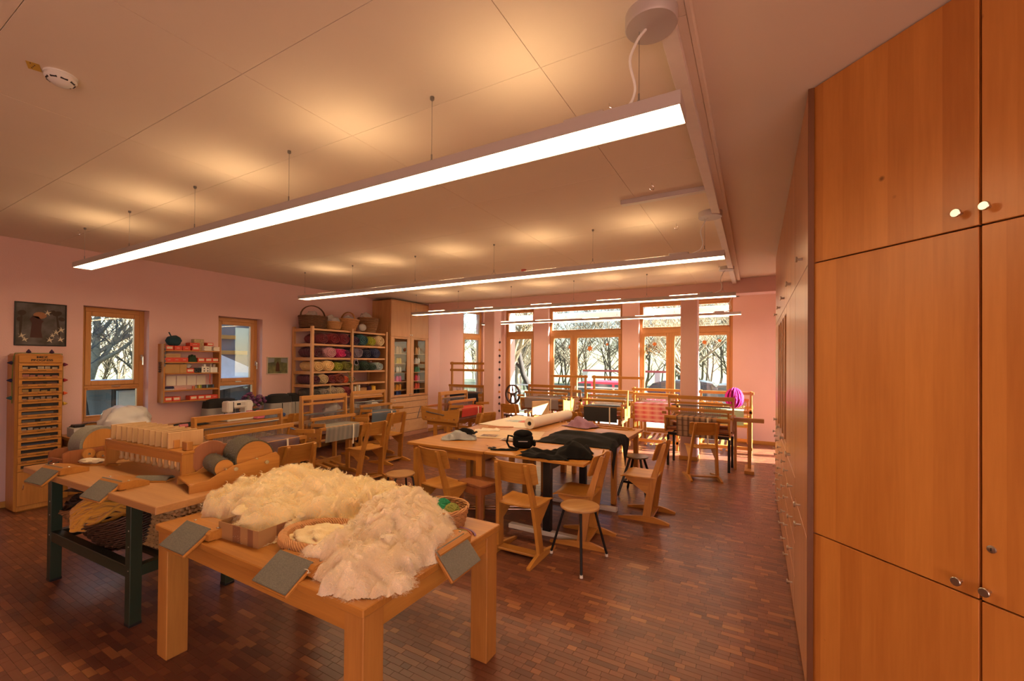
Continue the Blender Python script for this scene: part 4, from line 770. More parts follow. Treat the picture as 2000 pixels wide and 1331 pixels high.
sbox('brown_carton', 'box', 'long brown carton at the left of the third shelf', s2w(.115, .09, 1.475), (.14, .18, .125), mat('ochre card', (.42, .24, .08), .7)); sbox('brown_carton', 'box', 'short brown carton beside the long one on the third shelf', s2w(.25, .09, 1.475), (.14, .088, .125), mat('ochre card', (.42, .24, .08), .7))
bag('crumpled clear bag above the single red box on the third shelf', s2w(.33, .1, 1.537), .05, 21); q = MB(); q.m = Matrix.Rotation(R(90), 4, 'Y')
for dy in (-.028, .028): q.m = Matrix.Translation((0, dy, .036)) @ Matrix.Rotation(R(90), 4, 'Y'); q.lathe([(.012, -.03), (.034, -.03), (.036, 0), (.034, .03), (.012, .03), (.012, -.03)], 16)
tag(place(q.ob('tape_reels', black, None, True), s2w(.445, .05, 1.475)), 'pair of black tape reels on the third shelf', 'reels')
t_ = thing('toy_house', 'small white box house with dark holes on the third shelf', 'box', s2w(.54, .06, 1.475), R(90)); MB().box(-.055, .055, -.045, .05, 0, .09).ob('box', offw, t_); MB().box(-.015, .015, -.02, .02, .09, .125).ob('chimney', offw, t_)
for dx in (-.02, .028):
    for dz in (.025, .06): MB().box(dx-.008, dx+.008, -.047, -.045, dz-.008, dz+.008, 0).ob('hole', black, t_)
t_ = thing('utensil_box', 'white box of small tools at the right end of the third shelf', 'box', s2w(.655, .06, 1.475), R(90)); MB().box(-.05, .05, -.045, .05, 0, .08).ob('box', offw, t_)
q = MB(); [q.cyl((x, .0, .06), (x+random.uniform(-.01, .01), 0, .125), .005, 6) for x in (-.035, -.015, .01, .03)]; q.ob('tools', offw, t_)
t_ = thing('stapler', 'navy blue stapler at the left of the fourth shelf', 'stapler', s2w(.09, .05, 1.232), R(90)); MB().box(-.06, .06, -.02, .02, .02, .055, .012).ob('top', mat('navy plastic', (.02, .022, .08), .4), t_); MB().box(-.065, .065, -.022, .022, 0, .02, .004).ob('base', mat('grey violet plastic', (.45, .42, .46), .4), t_)
sbox('pink_ruler_box', 'box', 'flat pink box on the fourth shelf', s2w(.22, .05, 1.232), (.05, .15, .03), mat('pink card', (.62, .30, .25), .6))
t_ = thing('spool_tray', 'wooden tray of small thread spools on the fourth shelf', 'tray', s2w(.40, .05, 1.232), R(90)); MB().box(0, .31, -.03, .03, 0, .012).ob('tray', oakX, t_)
SPC = [('coral', (.62, .12, .08)), ('orange', (.6, .2, .03)), ('grey', (.25, .25, .25)), ('olive', (.20, .19, .03)), ('lemon', (.6, .55, .08)), ('lime green', (.25, .42, .05)), ('slate', (.05, .06, .07)), ('ink blue', (.015, .025, .06)), ('black', (.012, .012, .014)), ('sky blue', (.15, .32, .45)), ('petrol', (.01, .06, .07)), ('forest', (.012, .05, .02)), ('navy', (.012, .015, .06)), ('steel blue', (.1, .16, .25))]
sp = MB().lathe([(.009, 0), (.009, .004), (.0085, .005), (.0085, .042), (.009, .043), (.009, .047), (0, .047)], 10)
for k, (nm, c) in enumerate(SPC):
    o = sp.ob('thread_spool', yarnmat('spool '+nm, c), None, True); place(o, s2w(.385+.0215*k, .05, 1.2455 if k > 1 else 1.232)); tag(o, '%s thread spool in the row on the fourth shelf' % nm, 'spool', 'thread spools on the wall shelf')
t_ = thing('hanging_envelopes', 'row of pale envelopes hanging under the third shelf', 'envelopes', s2w(.1, .165, 1.45), R(90))
for k in range(4): MB().box(k*.13, k*.13+.12, -.002, .0, -.16, -.02, 0).ob('envelope', paper, t_)
q = MB(); q.tube([(0, 0, 0), (.005, 0, -.05), (-.005, 0, -.1), (.01, 0, -.15)], .005, 5); tag(place(q.ob('red_ribbon', redc), s2w(.60, .02, 1.455)), 'red ribbon dangling from the third shelf', 'ribbon')
q = MB(); [q.blob((0, 0, -.03*k), .014, .016, .015, .2, 2, 6, k) for k in range(5)]; tag(place(q.ob('pine_cone_string', darkW, None, True), (-7.17, 2.845, 1.62)), 'string of dark cones hanging beside the wall shelf', 'cone string')
q = MB(); q.tube([(0, 0, 0), (0, .004, -.1), (0, -.003, -.2), (0, 0, -.3)], .004, 5); [q.blob((.004, 0, -.05-.055*k), .01, .012, .012, .2, 2, 6, k) for k in range(5)]; tag(place(q.ob('beaded_string', mat('black white beads', (.1, .1, .11), .6, var=.9, scale=60), None, True), (-7.09, 2.873, 1.86)), 'black and white bead cord on the side of the wall shelf', 'bead cord')
# ------------------------------------------------------------------ sewing tables along the left wall
def table(lb, x0, x1, y0, y1, z, th=.035, leg=.06, mt=None, mtl=None, grp=None, apron=.09, inset=.02, loc=None, rz=0, name='table'):
    cx, cy = (x0+x1)/2, (y0+y1)/2; t_ = thing(name, lb, 'table', (cx, cy, 0), rz, grp); a, b_ = (x1-x0)/2, (y1-y0)/2
    MB().box(-a, a, -b_, b_, z-th, z, .004).ob('table_top', mt or beechX, t_)
    for sx in (-1, 1):
        for sy in (-1, 1): x = sx*(a-inset-leg/2); y = sy*(b_-inset-leg/2); MB().cb(x, y, (z-th)/2, leg, leg, z-th, .004).ob('leg', mtl or beechZ, t_)
    if apron:
        for sy in (-1, 1): y = sy*(b_-inset-.02); MB().box(-a+inset+leg, a-inset-leg, y-.011, y+.011, z-th-apron, z-th, .002).ob('apron', mt or beechX, t_)
        for sx in (-1, 1): x = sx*(a-inset-.02); MB().box(x-.011, x+.011, -b_+inset+leg, b_-inset-leg, z-th-apron, z-th, .002).ob('apron', beechY, t_)
    return t_
table('wooden sewing table against the left wall under the first window', -7.26, -6.58, 1.86, 3.12, .75, mt=beechY, grp='sewing tables along the left wall'); table('wooden sewing table against the left wall below the second window', -7.26, -6.58, 3.13, 4.80, .75, mt=beechY, grp='sewing tables along the left wall')
t = thing('sewing_machine', 'white sewing machine with red lettering on the table below the second window', 'sewing machine', (-6.84, 3.72, .75), R(97)); SM = mat('machine white', (.74, .70, .64), .3, var=.02)
MB().box(-.21, .21, -.09, .09, 0, .075, .012).ob('base', SM, t); MB().box(.08, .205, -.075, .075, .07, .29, .022).ob('column', SM, t); MB().box(-.20, .2, -.07, .07, .185, .295, .022).ob('arm', SM, t); MB().box(-.205, -.10, -.072, .072, .13, .3, .02).ob('head', SM, t)
q = MB().cyl((-.155, 0, .13), (-.155, 0, .085), .006, 8).cyl((-.155, 0, .09), (-.155, 0, .075), .0025, 6); q.box(-.17, -.14, -.015, .015, .078, .082, .001); q.ob('needle_bar', chrome, t); MB().box(-.06, -.0, -.0725, -.069, .235, .265, 0).ob('display', black, t); MB().box(-.118, -.108, -.0735, -.068, .15, .29, 0).ob('thread_slit', black, t)
q = MB(); [q.cb(.02+.022*i, -.0715, .235+.018*j, .012, .004, .008, .001) for i in range(3) for j in range(3)]; q.ob('buttons', greym, t); q = MB(); q.m = Matrix.Translation((.205, 0, .22)) @ Matrix.Rotation(R(90), 4, 'Y'); q.lathe([(.045, 0), (.045, .02), (.02, .024), (0, .024)], 20); q.ob('handwheel', SM, t, True)
child('lettering', text_mesh('BERNINA', .026, mat('red print', (.55, .02, .03), .5), 'lettering', .0008, .0006, 1.15), t, (.145, -.0765, .13), rx=R(90))
gry = mat('grey canvas', (.30, .28, .26), .9, bump=.1, bscale=200); blk = mat('black canvas', (.015, .014, .014), .9)
def cover(lb, loc, rz, w_=.5, d=.24, h=.30):
    t_ = thing('machine_cover', lb, 'machine cover', loc, rz, 'fabric covered sewing machines'); 
    def shell(z0, z1, mt, nm, kk=0): 
        b = MB(); pr = []
        def fn(u, v):
            a = u*2*math.pi; z = z0+(z1-z0)*v; f = 1-.12*(z/h)**2; e = 5; c_, s_ = math.cos(a), math.sin(a); return (w_/2*f*math.copysign(abs(c_)**(2/e), c_), d/2*f*math.copysign(abs(s_)**(2/e), s_)*(1+.03*noise.noise(Vector((c_*3, s_*3, z*6)))), z)
        b.sheet(fn, 40, 6, .006); b.ob(nm, mt, t_, True, 50)
    shell(0, h*.62, gry, 'skirt'); shell(h*.62, h*.93, blk, 'upper_band'); b = MB(); b.lathe([(1, 0), (.93, .03), (.7, .045), (0, .05)], 32, w_/2*.9, d/2*.9); b.m = Matrix(); o_ = b.ob('crown', blk, t_, True); o_.location = (0, 0, h*.9)
    q_ = MB(); q_.box(-w_*.02, w_*.3, -d/2-.008, -d/2, h*.02, h*.6, .003); q_.ob('pocket', gry, t_); MB().box(-w_*.035, -w_*.02, -d/2-.009, -d/2+.01, h*.02, h*.6, .001).ob('piping', blk, t_); MB().box(w_*.3, w_*.315, -d/2-.009, -d/2+.01, h*.02, h*.6, .001).ob('piping', offw, t_)
cover('grey and black covered sewing machine behind the white one', (-7.08, 3.60, .752), R(95), .5, .22, .31)
cover('grey and black covered sewing machine left of the rack', (-6.92, 4.42, .752), R(90), .40, .26, .34); cover('grey and black covered sewing machine close to the rack post', (-7.0, 4.72, .752), R(80), .20, .30, .33)
t = thing('dried_flowers', 'purple dried flower bunch in a pot behind the sewing machine', 'flower pot', (-7.03, 4.06, .75)); t.scale = (1.3, 1.3, 1.3); MB().lathe([(.05, 0), (.07, .08), (.072, .1), (.06, .1), (0, .095)], 16).ob('pot', mat('teal glazed pot', (.04, .12, .10), .3), t, True)
b = MB(); c = MB(); rr = random.Random(9)
for k in range(110):
    a = rr.uniform(0, 6.28); e = rr.uniform(.05, 1); p = Vector((.13*math.cos(a)*math.sqrt(e), .15*math.sin(a)*math.sqrt(e), .15+.16*rr.random()*(1.2-e))); (b if rr.random() < .62 else c).blob(p, .022, .022, .018, .4, 3, 4, k)
b.ob('purple_blossoms', mat('dried purple', (.16, .05, .13), .9, var=.5, scale=50), t, True); c.ob('grey_leaves', mat('dried grey green', (.10, .12, .07), .9, var=.4), t, True)
def drape(lb, name, cat, loc, w_, d, mt, amp=.02, seed=0, rz=0, rag=.12, base=.006, hump=0, fall=None, nu=40, nv=32, fr=3.2, th=.004, grp=None):
    """wrinkled cloth lying at loc; fall=(axis,sign,edge): past that local edge it hangs down"""
    def fn(u, v):
        x = (u-.5)*w_; y = (v-.5)*d; e = noise.noise(Vector((math.cos(u*6)*2, v*4+seed, seed)))
        x *= 1+rag*noise.noise(Vector((v*4, seed, 1.3))); y *= 1+rag*noise.noise(Vector((u*4, seed+5, 2.1)))
        n1 = noise.noise(Vector((u*fr, v*fr*.7, seed*2.3))); n2 = noise.noise(Vector((u*fr*2.4+n1*2, v*fr*2, seed+9)))
        env = min(1, 6*min(u, 1-u, v, 1-v)+.12); z = base+amp*env*(.55+.9*n1+.22*math.sin(7*n1+9*(u+v*.6)))+hump*max(0, 1-((2*u-1)**2+(2*v-1)**2))
        if fall:
            for ax, sg, ed in fall:
                c_ = x if ax == 0 else y; over = sg*c_-ed
                if over > 0:
                    k = ed+min(over, .012)+.012*n2; 
                    if ax == 0: x = sg*k
                    else: y = sg*k
                    z = base-over+amp*.3*n1
        return (x, y, z)
    o = MB().sheet(fn, nu, nv, th).ob(name, mt, None, True, 70); place(o, loc, rz); tag(o, lb, cat, grp); return o
drape('crumpled pink and red fabric on the sewing table beside the machine', 'fabric_pile', 'fabric', (-6.82, 4.05, .752), .30, .26, mat('pink cloth', (.45, .10, .16), .9, var=.4), .05, 3, hump=.07)
drape('folded grey-blue fabric below the pink one', 'fabric_pile', 'fabric', (-6.72, 4.18, .752), .22, .30, mat('grey blue cloth', (.13, .14, .18), .9, var=.4), .04, 5, hump=.04)
q = MB().blob((0, 0, .03), .04, .05, .035, .2, 2, 8, 1, 0); tag(place(q.ob('blue_cloth', mat('blue cloth', (.03, .06, .20), .9), None, True), (-6.66, 4.33, .752)), 'small blue cloth bundle at the corner of the sewing table', 'cloth')
o = MB().blob((0, 0, .13), .21, .27, .19, .28, 1.8, 16, 6, 0).ob('wrapped_machine', film('milky plastic', (.78, .76, .72), .88), None, True, 60); tag(place(o, (-6.86, 2.36, .752), R(10)), 'machine wrapped in milky plastic on the sewing table by the first window', 'wrapped machine')
sbox('grey_carton', 'box', 'white-grey carton beside the haberdashery chest', (-6.92, 1.98, .75), (.22, .20, .11), mat('grey white card', (.48, .44, .40), .7)); t = thing('cable_tangle', 'black cables and foot pedal lying on the grey carton', 'cables', (-6.93, 1.98, .862))
q = MB().tube([(.08*math.cos(a*.7), .09*math.sin(a*.9)+.01*a-.05, .02+.02*math.sin(a)) for a in [i*.4 for i in range(24)]], .005, 6); q.ob('cable', black, t, True); MB().box(-.07, .04, -.08, .02, .0, .03, .008).ob('pedal', black, t)
MB_ = MB(); 
for k in range(5):
    o = sp.ob('thread_spool', yarnmat('brown %d' % (k % 2), ((.10, .03, .02), (.03, .02, .025))[k % 2]), None, True); place(o, (-7.36, 2.56+.032*k, .861)); o.scale = (1.5, 1.5, 1.7); tag(o, 'dark spool in the row on the first window sill', 'spool', 'dark spools on the first window sill')
drape('long flat black cloth on the sewing table below the wall shelf', 'black_strip', 'cloth', (-6.78, 3.0, .752), .14, .56, blk, .02, 8, hump=.03); t = thing('pink_roll', 'small pink roll lying before the black cloth', 'roll', (-6.66, 2.92, .778), R(90)); MB().cyl((-.05, 0, 0), (.05, 0, 0), .024, 14).ob('roll', mat('pink crepe', (.65, .20, .22), .7), t, True)
# ------------------------------------------------------------------ green-legged workbench
BZ = .82
t = thing('workbench', 'wooden-topped workbench on dark green steel legs, at the left front', 'workbench', (-4.02, 1.60, 0), R(2.6)); bx, by = 1.00, .465
MB().box(-bx, bx, -by, by, BZ-.047, BZ, .004).ob('bench_top', benchX, t)
for sx, sy in ((-.60, -.40), (.60, -.40), (.60, .18), (-.60, .30)):
    l_ = MB().box(sx-.032, sx+.032, sy-.032, sy+.032, .0, BZ-.047, .003).ob('leg', greenM, t); MB().box(sx-.034, sx+.034, sy-.034, sy+.034, 0, .02, .003).ob('foot', black, l_)
    q = MB(); [q.cb(sx+.01, sy-.033, z, .008, .004, .008, .001) for z in (.35, .5, .6)]; q.ob('bolt', silver, l_)
MB().box(-.57, .57, -.43, -.37, .30, .375, .004).ob('front_rail', greenM, t); MB().box(.57, .63, -.37, .15, .30, .37, .004).ob('side_rail', greenM, t); MB().box(-.63, -.57, -.37, .27, .30, .37, .004).ob('side_rail', greenM, t); MB().box(-.57, .57, .15, .21, .30, .37, .004).ob('back_rail', greenM, t); MB().box(-.6, .6, -.40, .40, .735, .772, .002).ob('under_frame', greenM, t)
[MB().box(-.57, .57, y-.02, y+.02, .335, .36, .002).ob('lower_bar', greenM, t) for y in (-.22, .0)]
# baskets lying on the lower shelf
basket('large dark wicker basket full of yellow roving, tipped under the workbench', (-3.92, 1.44, .39), .34, .24, .23, .30, wickD, 13, None, strand=.007, rz=R(10), tilt=(R(17), R(-9)), grp='baskets under the workbench')
basket('brown wicker basket with dark yarn, leaning behind the yellow one', (-4.42, 1.46, .39), .30, .20, .20, .30, wickM, 11, None, strand=.007, rz=R(25), tilt=(R(12), R(-12)), grp='baskets under the workbench')
def rovings(lb, loc, rx, ry, h, mt, n, seed, r=.016, rz=0):
    rr_ = random.Random(seed); b_ = MB()
    for k in range(n):
        f = (.55, .75, .9, 1.0)[k % 4]; a0 = rr_.uniform(0, 6.28); sh = rr_.uniform(-.85, .85); p = []
        for i in range(15):
            s_ = (i/14-.5)*2; x = rx*.95*math.sin(s_*1.35); y = ry*(sh*math.cos(s_*.9)+.14*math.sin(5*s_+a0)); rr2 = min(1, (x/rx)**2+(y/ry)**2); p.append((x, y, h*f*math.sqrt(max(0, 1-rr2))+.006*math.sin(9*s_+a0)))
        b_.tube(p, r*rr_.uniform(.8, 1.15), 7)
    o_ = b_.ob('wool_roving', mt, None, True, 80); place(o_, loc, rz); tag(o_, lb, 'wool roving', 'coloured rovings in the baskets'); return o_
rovings('mustard yellow roving heaped in the dark basket', (-4.0, 1.345, .575), .25, .20, .15, mat('mustard wool', (.55, .25, .025), .95, var=.25, sheen=.3), 52, 4, .0135, R(65)).rotation_euler = (R(16), R(-6), R(70)); rovings('red-orange roving behind the mustard one', (-4.12, 1.53, .60), .13, .11, .11, mat('brick wool', (.45, .06, .015), .95), 18, 6, .011, R(20)); rovings('dark brown yarn in the leaning brown basket', (-4.46, 1.42, .56), .24, .15, .07, mat('dark brown yarn', (.035, .016, .012), .8), 36, 7, .009, R(30))
drape('black plastic sack lying across the leaning basket', 'black_sack', 'sack', (-4.60, 1.40, .61), .16, .40, black, .04, 12, rz=R(-70), hump=.05)
# tall straw basket
t = thing('straw_basket', 'square straw basket of plaited rows under the right end of the workbench', 'basket', (-3.60, 1.62, .372), R(8)); 
for k in range(13):
    z = .015+k*.0275; b = MB(); n = 44; pts = []
    for j in range(n*4):
        s_ = j/(n*4)*4; sd_ = int(s_); f = s_-sd_; c_ = [(-1, -1), (1, -1), (1, 1), (-1, 1), (-1, -1)]; x = (c_[sd_][0]*(1-f)+c_[sd_+1][0]*f)*.215; y = (c_[sd_][1]*(1-f)+c_[sd_+1][1]*f)*.2
        bl = .008*(1 if (j//2+k) % 2 else 0); pts.append((x*(1+bl/.2), y*(1+bl/.2), z+.004*math.sin(j*1.57)))
    b.tube(pts, .0145, 4, closed=True); b.ob('plaited_row', straw, t, True, 80)
MB().box(-.2, .2, -.19, .19, .0, .01, 0).ob('base', straw, t)
# hand carders: paddle with wire cloth, handle block behind
def carder(lb, loc, rz, tilt, w_=.20, h=.115, blk_=True, grp='hand carders at the table edges'):
    t_ = thing('hand_carder', lb, 'hand carder', loc, rz, grp, rx=tilt)
    MB().box(-w_/2, w_/2, -h, 0, -.008, .004, .003).ob('paddle', oakX, t_); MB().box(-w_/2+.006, w_/2-.006, -h+.006, -.006, .004, .011, .001).ob('wire_cloth', cardcloth, t_)
    return t_
def carder_stand(lb, loc, rz, tilt=36):
    """bench carder: wedge block on the table, wired paddle sloping down over the edge at -y; origin at the paddle's upper edge"""
    t_ = thing('bench_carder', lb, 'carder', loc, rz, 'bench carders along the table edges')
    MB().prism([(-.035, -.045), (.0, -.045), (.0, -.05+.001), (.13, -.049), (.13, -.02), (.05, .002), (-.02, .002), (-.035, -.012)], -.115, .15, 'yz').ob('wedge_block', oakX, t_)
    for nm, mt_, a_ in (('paddle', oakX, (-.125, .125, -.168, .0, -.014, .002, .004)), ('wire_cloth', cardcloth, (-.119, .119, -.162, -.006, .0025, .010, .0015))):
        b_ = MB(); b_.m = Matrix.Translation((0, 0, .004)) @ Matrix.Rotation(R(tilt), 4, 'X'); b_.box(*a_); b_.ob(nm, mt_, t_)
    for x in (-.095, .13): MB().cb(x, .02, .004, .012, .012, .005, .002).ob('screw', silver, t_)
FZ = .74
carder_stand('bench carder at the far left corner of the green-legged workbench', (-4.52, 1.154, BZ+.05), R(6.8), 40); carder_stand('bench carder at the middle of the workbench front edge', (-3.709, 1.226, BZ+.05), R(5.6), 39)
carder_stand('bench carder at the left end of the front table, below the fleece box', (-2.572, 1.215, FZ+.05), R(.8), 34); carder_stand('bench carder on the front table edge beside the round tan basket', (-1.791, 1.248, FZ+.05), R(-.4), 33); carder_stand('bench carder on the right side edge of the front table', (-1.305, 1.722, FZ+.05), R(92), 48)
t = thing('loose_carder', 'curved wire hand carder lying on the workbench before the drum carder', 'hand carder', (-3.66, 1.43, BZ), R(34)); MB().sheet(lambda u, v: ((u-.5)*.22, (v-.5)*.09, .012+.022*math.sin(math.pi*v)), 8, 8, .008).ob('wire_cloth', cardcloth, t, True); MB().box(-.11, .11, -.05, .05, 0, .012, .003).ob('paddle', oakX, t)
t = thing('mitten_carder', 'small hand carder with a tuft of white fleece, lying beside the left drum carder', 'hand carder', (-4.62, 1.40, BZ), R(25)); MB().prism([(-.14, -.05), (.02, -.045), (.1, -.02), (.22, -.012), (.22, .012), (.1, .02), (.02, .045), (-.14, .05)], 0, .014, 'xy').ob('paddle', oakX, t); MB().blob((-.03, 0, .03), .1, .05, .022, .3, 2, 10, 3, .014).ob('fleece_tuft', mat('white fleece tuft', (.68, .56, .38), .95, sheen=.3), t, True)
# drum carders
def drum(lb, loc, rz, big=.13, sm=.06, L_=.52, W_=.24, mtd=None, wheel=True, flip=False):
    t_ = thing('drum_carder', lb, 'drum carder', loc, rz, 'drum carders on the workbench'); md = mtd or oakX
    prof = [(-L_*.5, 0), (L_*.5, 0), (L_*.5, .16), (L_*.46, .19), (L_*.2, .165), (-L_*.05, .135), (-L_*.2, .10), (-L_*.3, .065), (-L_*.44, .06), (-L_*.5, .045)]
    for s_ in (-1, 1): MB().prism(prof, s_*W_/2-.009, s_*W_/2+.009).ob('side_board', md, t_)
    MB().box(-L_*.5, -L_*.18, -W_/2+.009, W_/2-.009, .045, .058, .002).ob('feed_tray', md, t_); MB().box(-L_*.4, L_*.48, -W_/2+.009, W_/2-.009, .0, .012, .002).ob('base_board', md, t_)
    cl = mat('dense carding teeth', (.13, .105, .06), .5, .3, var=.9, scale=220, bump=1, bscale=420)
    for nm, x, z, r in (('main_drum', L_*.22, .165, big), ('licker_drum', -L_*.13, .125, sm)):
        b_ = MB(); b_.m = Matrix.Translation((x, 0, z)) @ Matrix.Rotation(R(90), 4, 'X'); b_.lathe([(r, -W_/2+.02), (r, W_/2-.02)], 40); d_ = b_.ob(nm, cl, t_, True); b_ = MB(); b_.m = Matrix.Translation((x, 0, z)) @ Matrix.Rotation(R(90), 4, 'X')
        for s_ in (-1, 1): b_ = MB(); b_.m = Matrix.Translation((x, 0, z)) @ Matrix.Rotation(R(90), 4, 'X'); b_.lathe([(0, s_*(W_/2-.018)), (r*.93, s_*(W_/2-.018)), (r*.93, s_*(W_/2-.022)), (0, s_*(W_/2-.022))], 40); b_.ob('drum_end', md, d_)
        b_ = MB(); rr_ = random.Random(2)
        for k in range(int(r*7000)):
            a = rr_.uniform(0, 6.28); y = rr_.uniform(-W_/2+.022, W_/2-.022); n_ = Vector((math.cos(a), 0, math.sin(a))); p_ = Vector((x, y, z))+n_*r; b_.tube([p_, p_+n_*.006+Vector((-n_.z, 0, n_.x))*.004], [.0009, .0005], 3, False)
        tt = b_.ob('wire_teeth', wire, d_); tt['kind'] = 'stuff'
        MB().cyl((x, -W_/2-.02, z), (x, W_/2+.02, z), .006, 8).ob('axle', chrome, t_)
    if wheel:
        b_ = MB(); b_.m = Matrix.Translation((-L_*.13, W_/2+.025, .15)) @ Matrix.Rotation(R(90), 4, 'X'); b_.lathe([(0, -.008), (.118, -.008), (.122, 0), (.118, .008), (0, .008)], 36); b_.ob('drive_wheel', redW, t_, True); 
    q_ = MB(); 
    for x, z in ((-L_*.02, .115), (L_*.34, .13)): q_.m = Matrix.Translation((x, -W_/2-.009, z)) @ Matrix.Rotation(R(90), 4, 'X'); q_.lathe([(.013, 0), (.013, .012), (0, .013)], 12)
    q_.ob('bolt_cap', silver, t_, True)
    return t_
drum('right drum carder in front of the purple loom, next to the fleece', (-3.215, 1.70, BZ), R(78), .125, .06, .54, .31)
t = thing('drum_carder', 'left drum carder with round wooden pulleys beside the haberdashery chest', 'drum carder', (-4.86, 1.56, BZ), R(98), 'drum carders on the workbench'); md = redW
MB().prism([(-.34, 0), (.18, 0), (.18, .10), (.1, .14), (-.1, .12), (-.3, .12), (-.34, .10)], -.11, -.094).ob('side_board', md, t); MB().prism([(-.34, 0), (.18, 0), (.18, .10), (.1, .14), (-.1, .12), (-.3, .12), (-.34, .10)], .094, .11).ob('side_board', md, t); MB().box(-.34, -.322, -.094, .094, 0, .06).ob('end_board', md, t); MB().box(-.32, .16, -.094, .094, 0, .012).ob('base_board', md, t)
b = MB(); b.m = Matrix.Translation((-.08, 0, .135)) @ Matrix.Rotation(R(90), 4, 'X'); b.lathe([(.15, -.085), (.15, .085)], 40); d_ = b.ob('main_drum', mat('pale carding cloth', (.30, .28, .22), .6, .2, var=.4, scale=120, bump=1, bscale=380), t, True); b = MB(); b.m = Matrix.Translation((-.08, 0, .135)) @ Matrix.Rotation(R(90), 4, 'X')
for s_ in (-1, 1): b = MB(); b.m = Matrix.Translation((-.08, 0, .135)) @ Matrix.Rotation(R(90), 4, 'X'); b.lathe([(0, s_*.088), (.13, s_*.088), (.13, s_*.084), (0, s_*.084)], 40); b.ob('drum_end', oakZ, d_)
for x, z, r, y in ((.17, .11, .115, -.135), (-.19, .05, .042, -.125), (-.04, .08, .042, -.125), (-.10, .015, .04, -.125)):
    b = MB(); b.m = Matrix.Translation((x, y, z+.03)) @ Matrix.Rotation(R(90), 4, 'X'); b.lathe([(0, -.01), (r, -.01), (r*.92, 0), (r, .01), (0, .01)], 32); w_ = b.ob('pulley', oakZ, t, True); b = MB(); b.m = Matrix.Translation((x, y-.01, z+.03)) @ Matrix.Rotation(R(90), 4, 'X'); b.lathe([(.008, 0), (.008, .008), (0, .009)], 10); b.ob('hub', silver, w_, True)
q = MB(); [q.tube([(-.36, y, .0), (-.36, y, .03), (-.33, y, .04)], .005, 6) for y in (-.05, .05)]; q.ob('clamp', black, t)
# rack of hand carders (handles down)
t = thing('carder_rack', 'wooden rack on the workbench holding a row of hand carders, handles down', 'rack', (-3.97, 1.585, BZ), R(3.3)); KL, KD, KZ = 1.10, .25, .215
q = MB(); q.box(-KL, KL*.0, 0, 0, 0, 0, 0) if False else None
MB().box(-KL/2, KL/2, -KD/2, KD/2, KZ-.02, KZ, .003).ob('slotted_board', oakX, t); MB().box(-KL/2+.005, KL/2-.005, -KD/2+.004, -KD/2+.022, KZ-.075, KZ-.02, .002).ob('front_rail', oakX, t); MB().box(-KL/2+.005, KL/2-.005, KD/2-.022, KD/2-.004, KZ-.075, KZ-.02, .002).ob('back_rail', oakX, t)
for s_ in (-1, 1): MB().prism([(-KD/2, 0), (-KD/2+.05, 0), (-KD/2+.08, .03), (KD/2-.08, .03), (KD/2-.05, 0), (KD/2, 0), (KD/2, KZ-.02), (-KD/2, KZ-.02)], s_*(KL/2-.012)-.01, s_*(KL/2-.012)+.01, 'yz').ob('end_panel', oakZ, t)
pale = wood('pale carder wood', (.46, .27, .11), (.60, .37, .17), 2, .5); crd = None
kb = [(-.1, .0), (.1, .0), (.1, .105), (-.1, .105)]
for k in range(11):
    x = -KL/2+.08+k*.082; lb = ('first', 'second', 'third', 'fourth', 'fifth', 'sixth', 'seventh', 'eighth', 'ninth', 'tenth', 'eleventh')[k]+' hand carder from the left in the wooden rack'
    cx = Vector((-3.97+x*.998, 1.585+x*.0576, BZ+KZ)); 
    if crd is None:
        crd = thing('racked_carder', lb, 'hand carder', cx, 0, 'hand carders standing in the rack'); MB().box(-.007, .007, -.115, .115, .001, .115, .003).ob('paddle', pale, crd); MB().box(-.012, -.007, -.11, .11, .01, .11, .001).ob('wire_cloth', cardcloth, crd)
        b = MB(); b.m = Matrix.Translation((0, -.045, -.125)); b.lathe([(.0, -.045), (.014, -.04), (.018, -.03), (.012, -.01), (.014, .03), (.017, .07), (.011, .10), (.010, .12)], 12); b.ob('handle', pale, crd, True); MB().box(-.0065, .0065, -.06, -.03, -.02, .03, .002).ob('neck', pale, crd)
    else: dup(crd, cx, 0, lb)
for x in (.22, .33): sbox('wood_block', 'wood block', ('orange wood block at the right front of the carder rack', 'second orange wood block at the right end of the carder rack')[int(x > .3)], (-3.97+x*1.5, 1.585-.06+x*.08, BZ+KZ), (.07, .04, .06), oakZ)
# ------------------------------------------------------------------ front table
table('solid wood table in the foreground, heaped with raw fleece', -2.95, -1.275, 1.16, 2.17, FZ, .035, .108, oakX, oakZ, None, .09, .012)
# fleece
def woolmat(name, a, c):
    mt, nt, b = _nodes(name); N = nt.nodes.new; L = nt.links.new; tc = N('ShaderNodeTexCoord'); no = N('ShaderNodeTexNoise'); no.inputs['Scale'].default_value = 5; no.inputs['Detail'].default_value = 6; L(tc.outputs['Object'], no.inputs[0])
    cr = N('ShaderNodeValToRGB'); L(no.outputs[0], cr.inputs[0]); e = cr.color_ramp.elements; e[0].position = .3; e[0].color = (*a, 1); e[1].position = .7; e[1].color = (*c, 1); L(cr.outputs[0], b.inputs['Base Color']); b.inputs['Roughness'].default_value = 1; b.inputs['Specular IOR Level'].default_value = .1; b.inputs['Sheen Weight'].default_value = .35; b.inputs['Subsurface Weight'].default_value = .35; b.inputs['Subsurface Radius'].default_value = (.03, .02, .012)
    b.inputs['Subsurface Scale'].default_value = .5
    n2 = N('ShaderNodeTexNoise'); n2.inputs['Scale'].default_value = 60; n2.inputs['Detail'].default_value = 8; n2.inputs['Distortion'].default_value = 2.5; L(tc.outputs['Object'], n2.inputs[0]); bp = N('ShaderNodeBump'); bp.inputs['Strength'].default_value = .45; bp.inputs['Distance'].default_value = .012; L(n2.outputs[0], bp.inputs['Height']); L(bp.outputs[0], b.inputs['Normal']); return mt
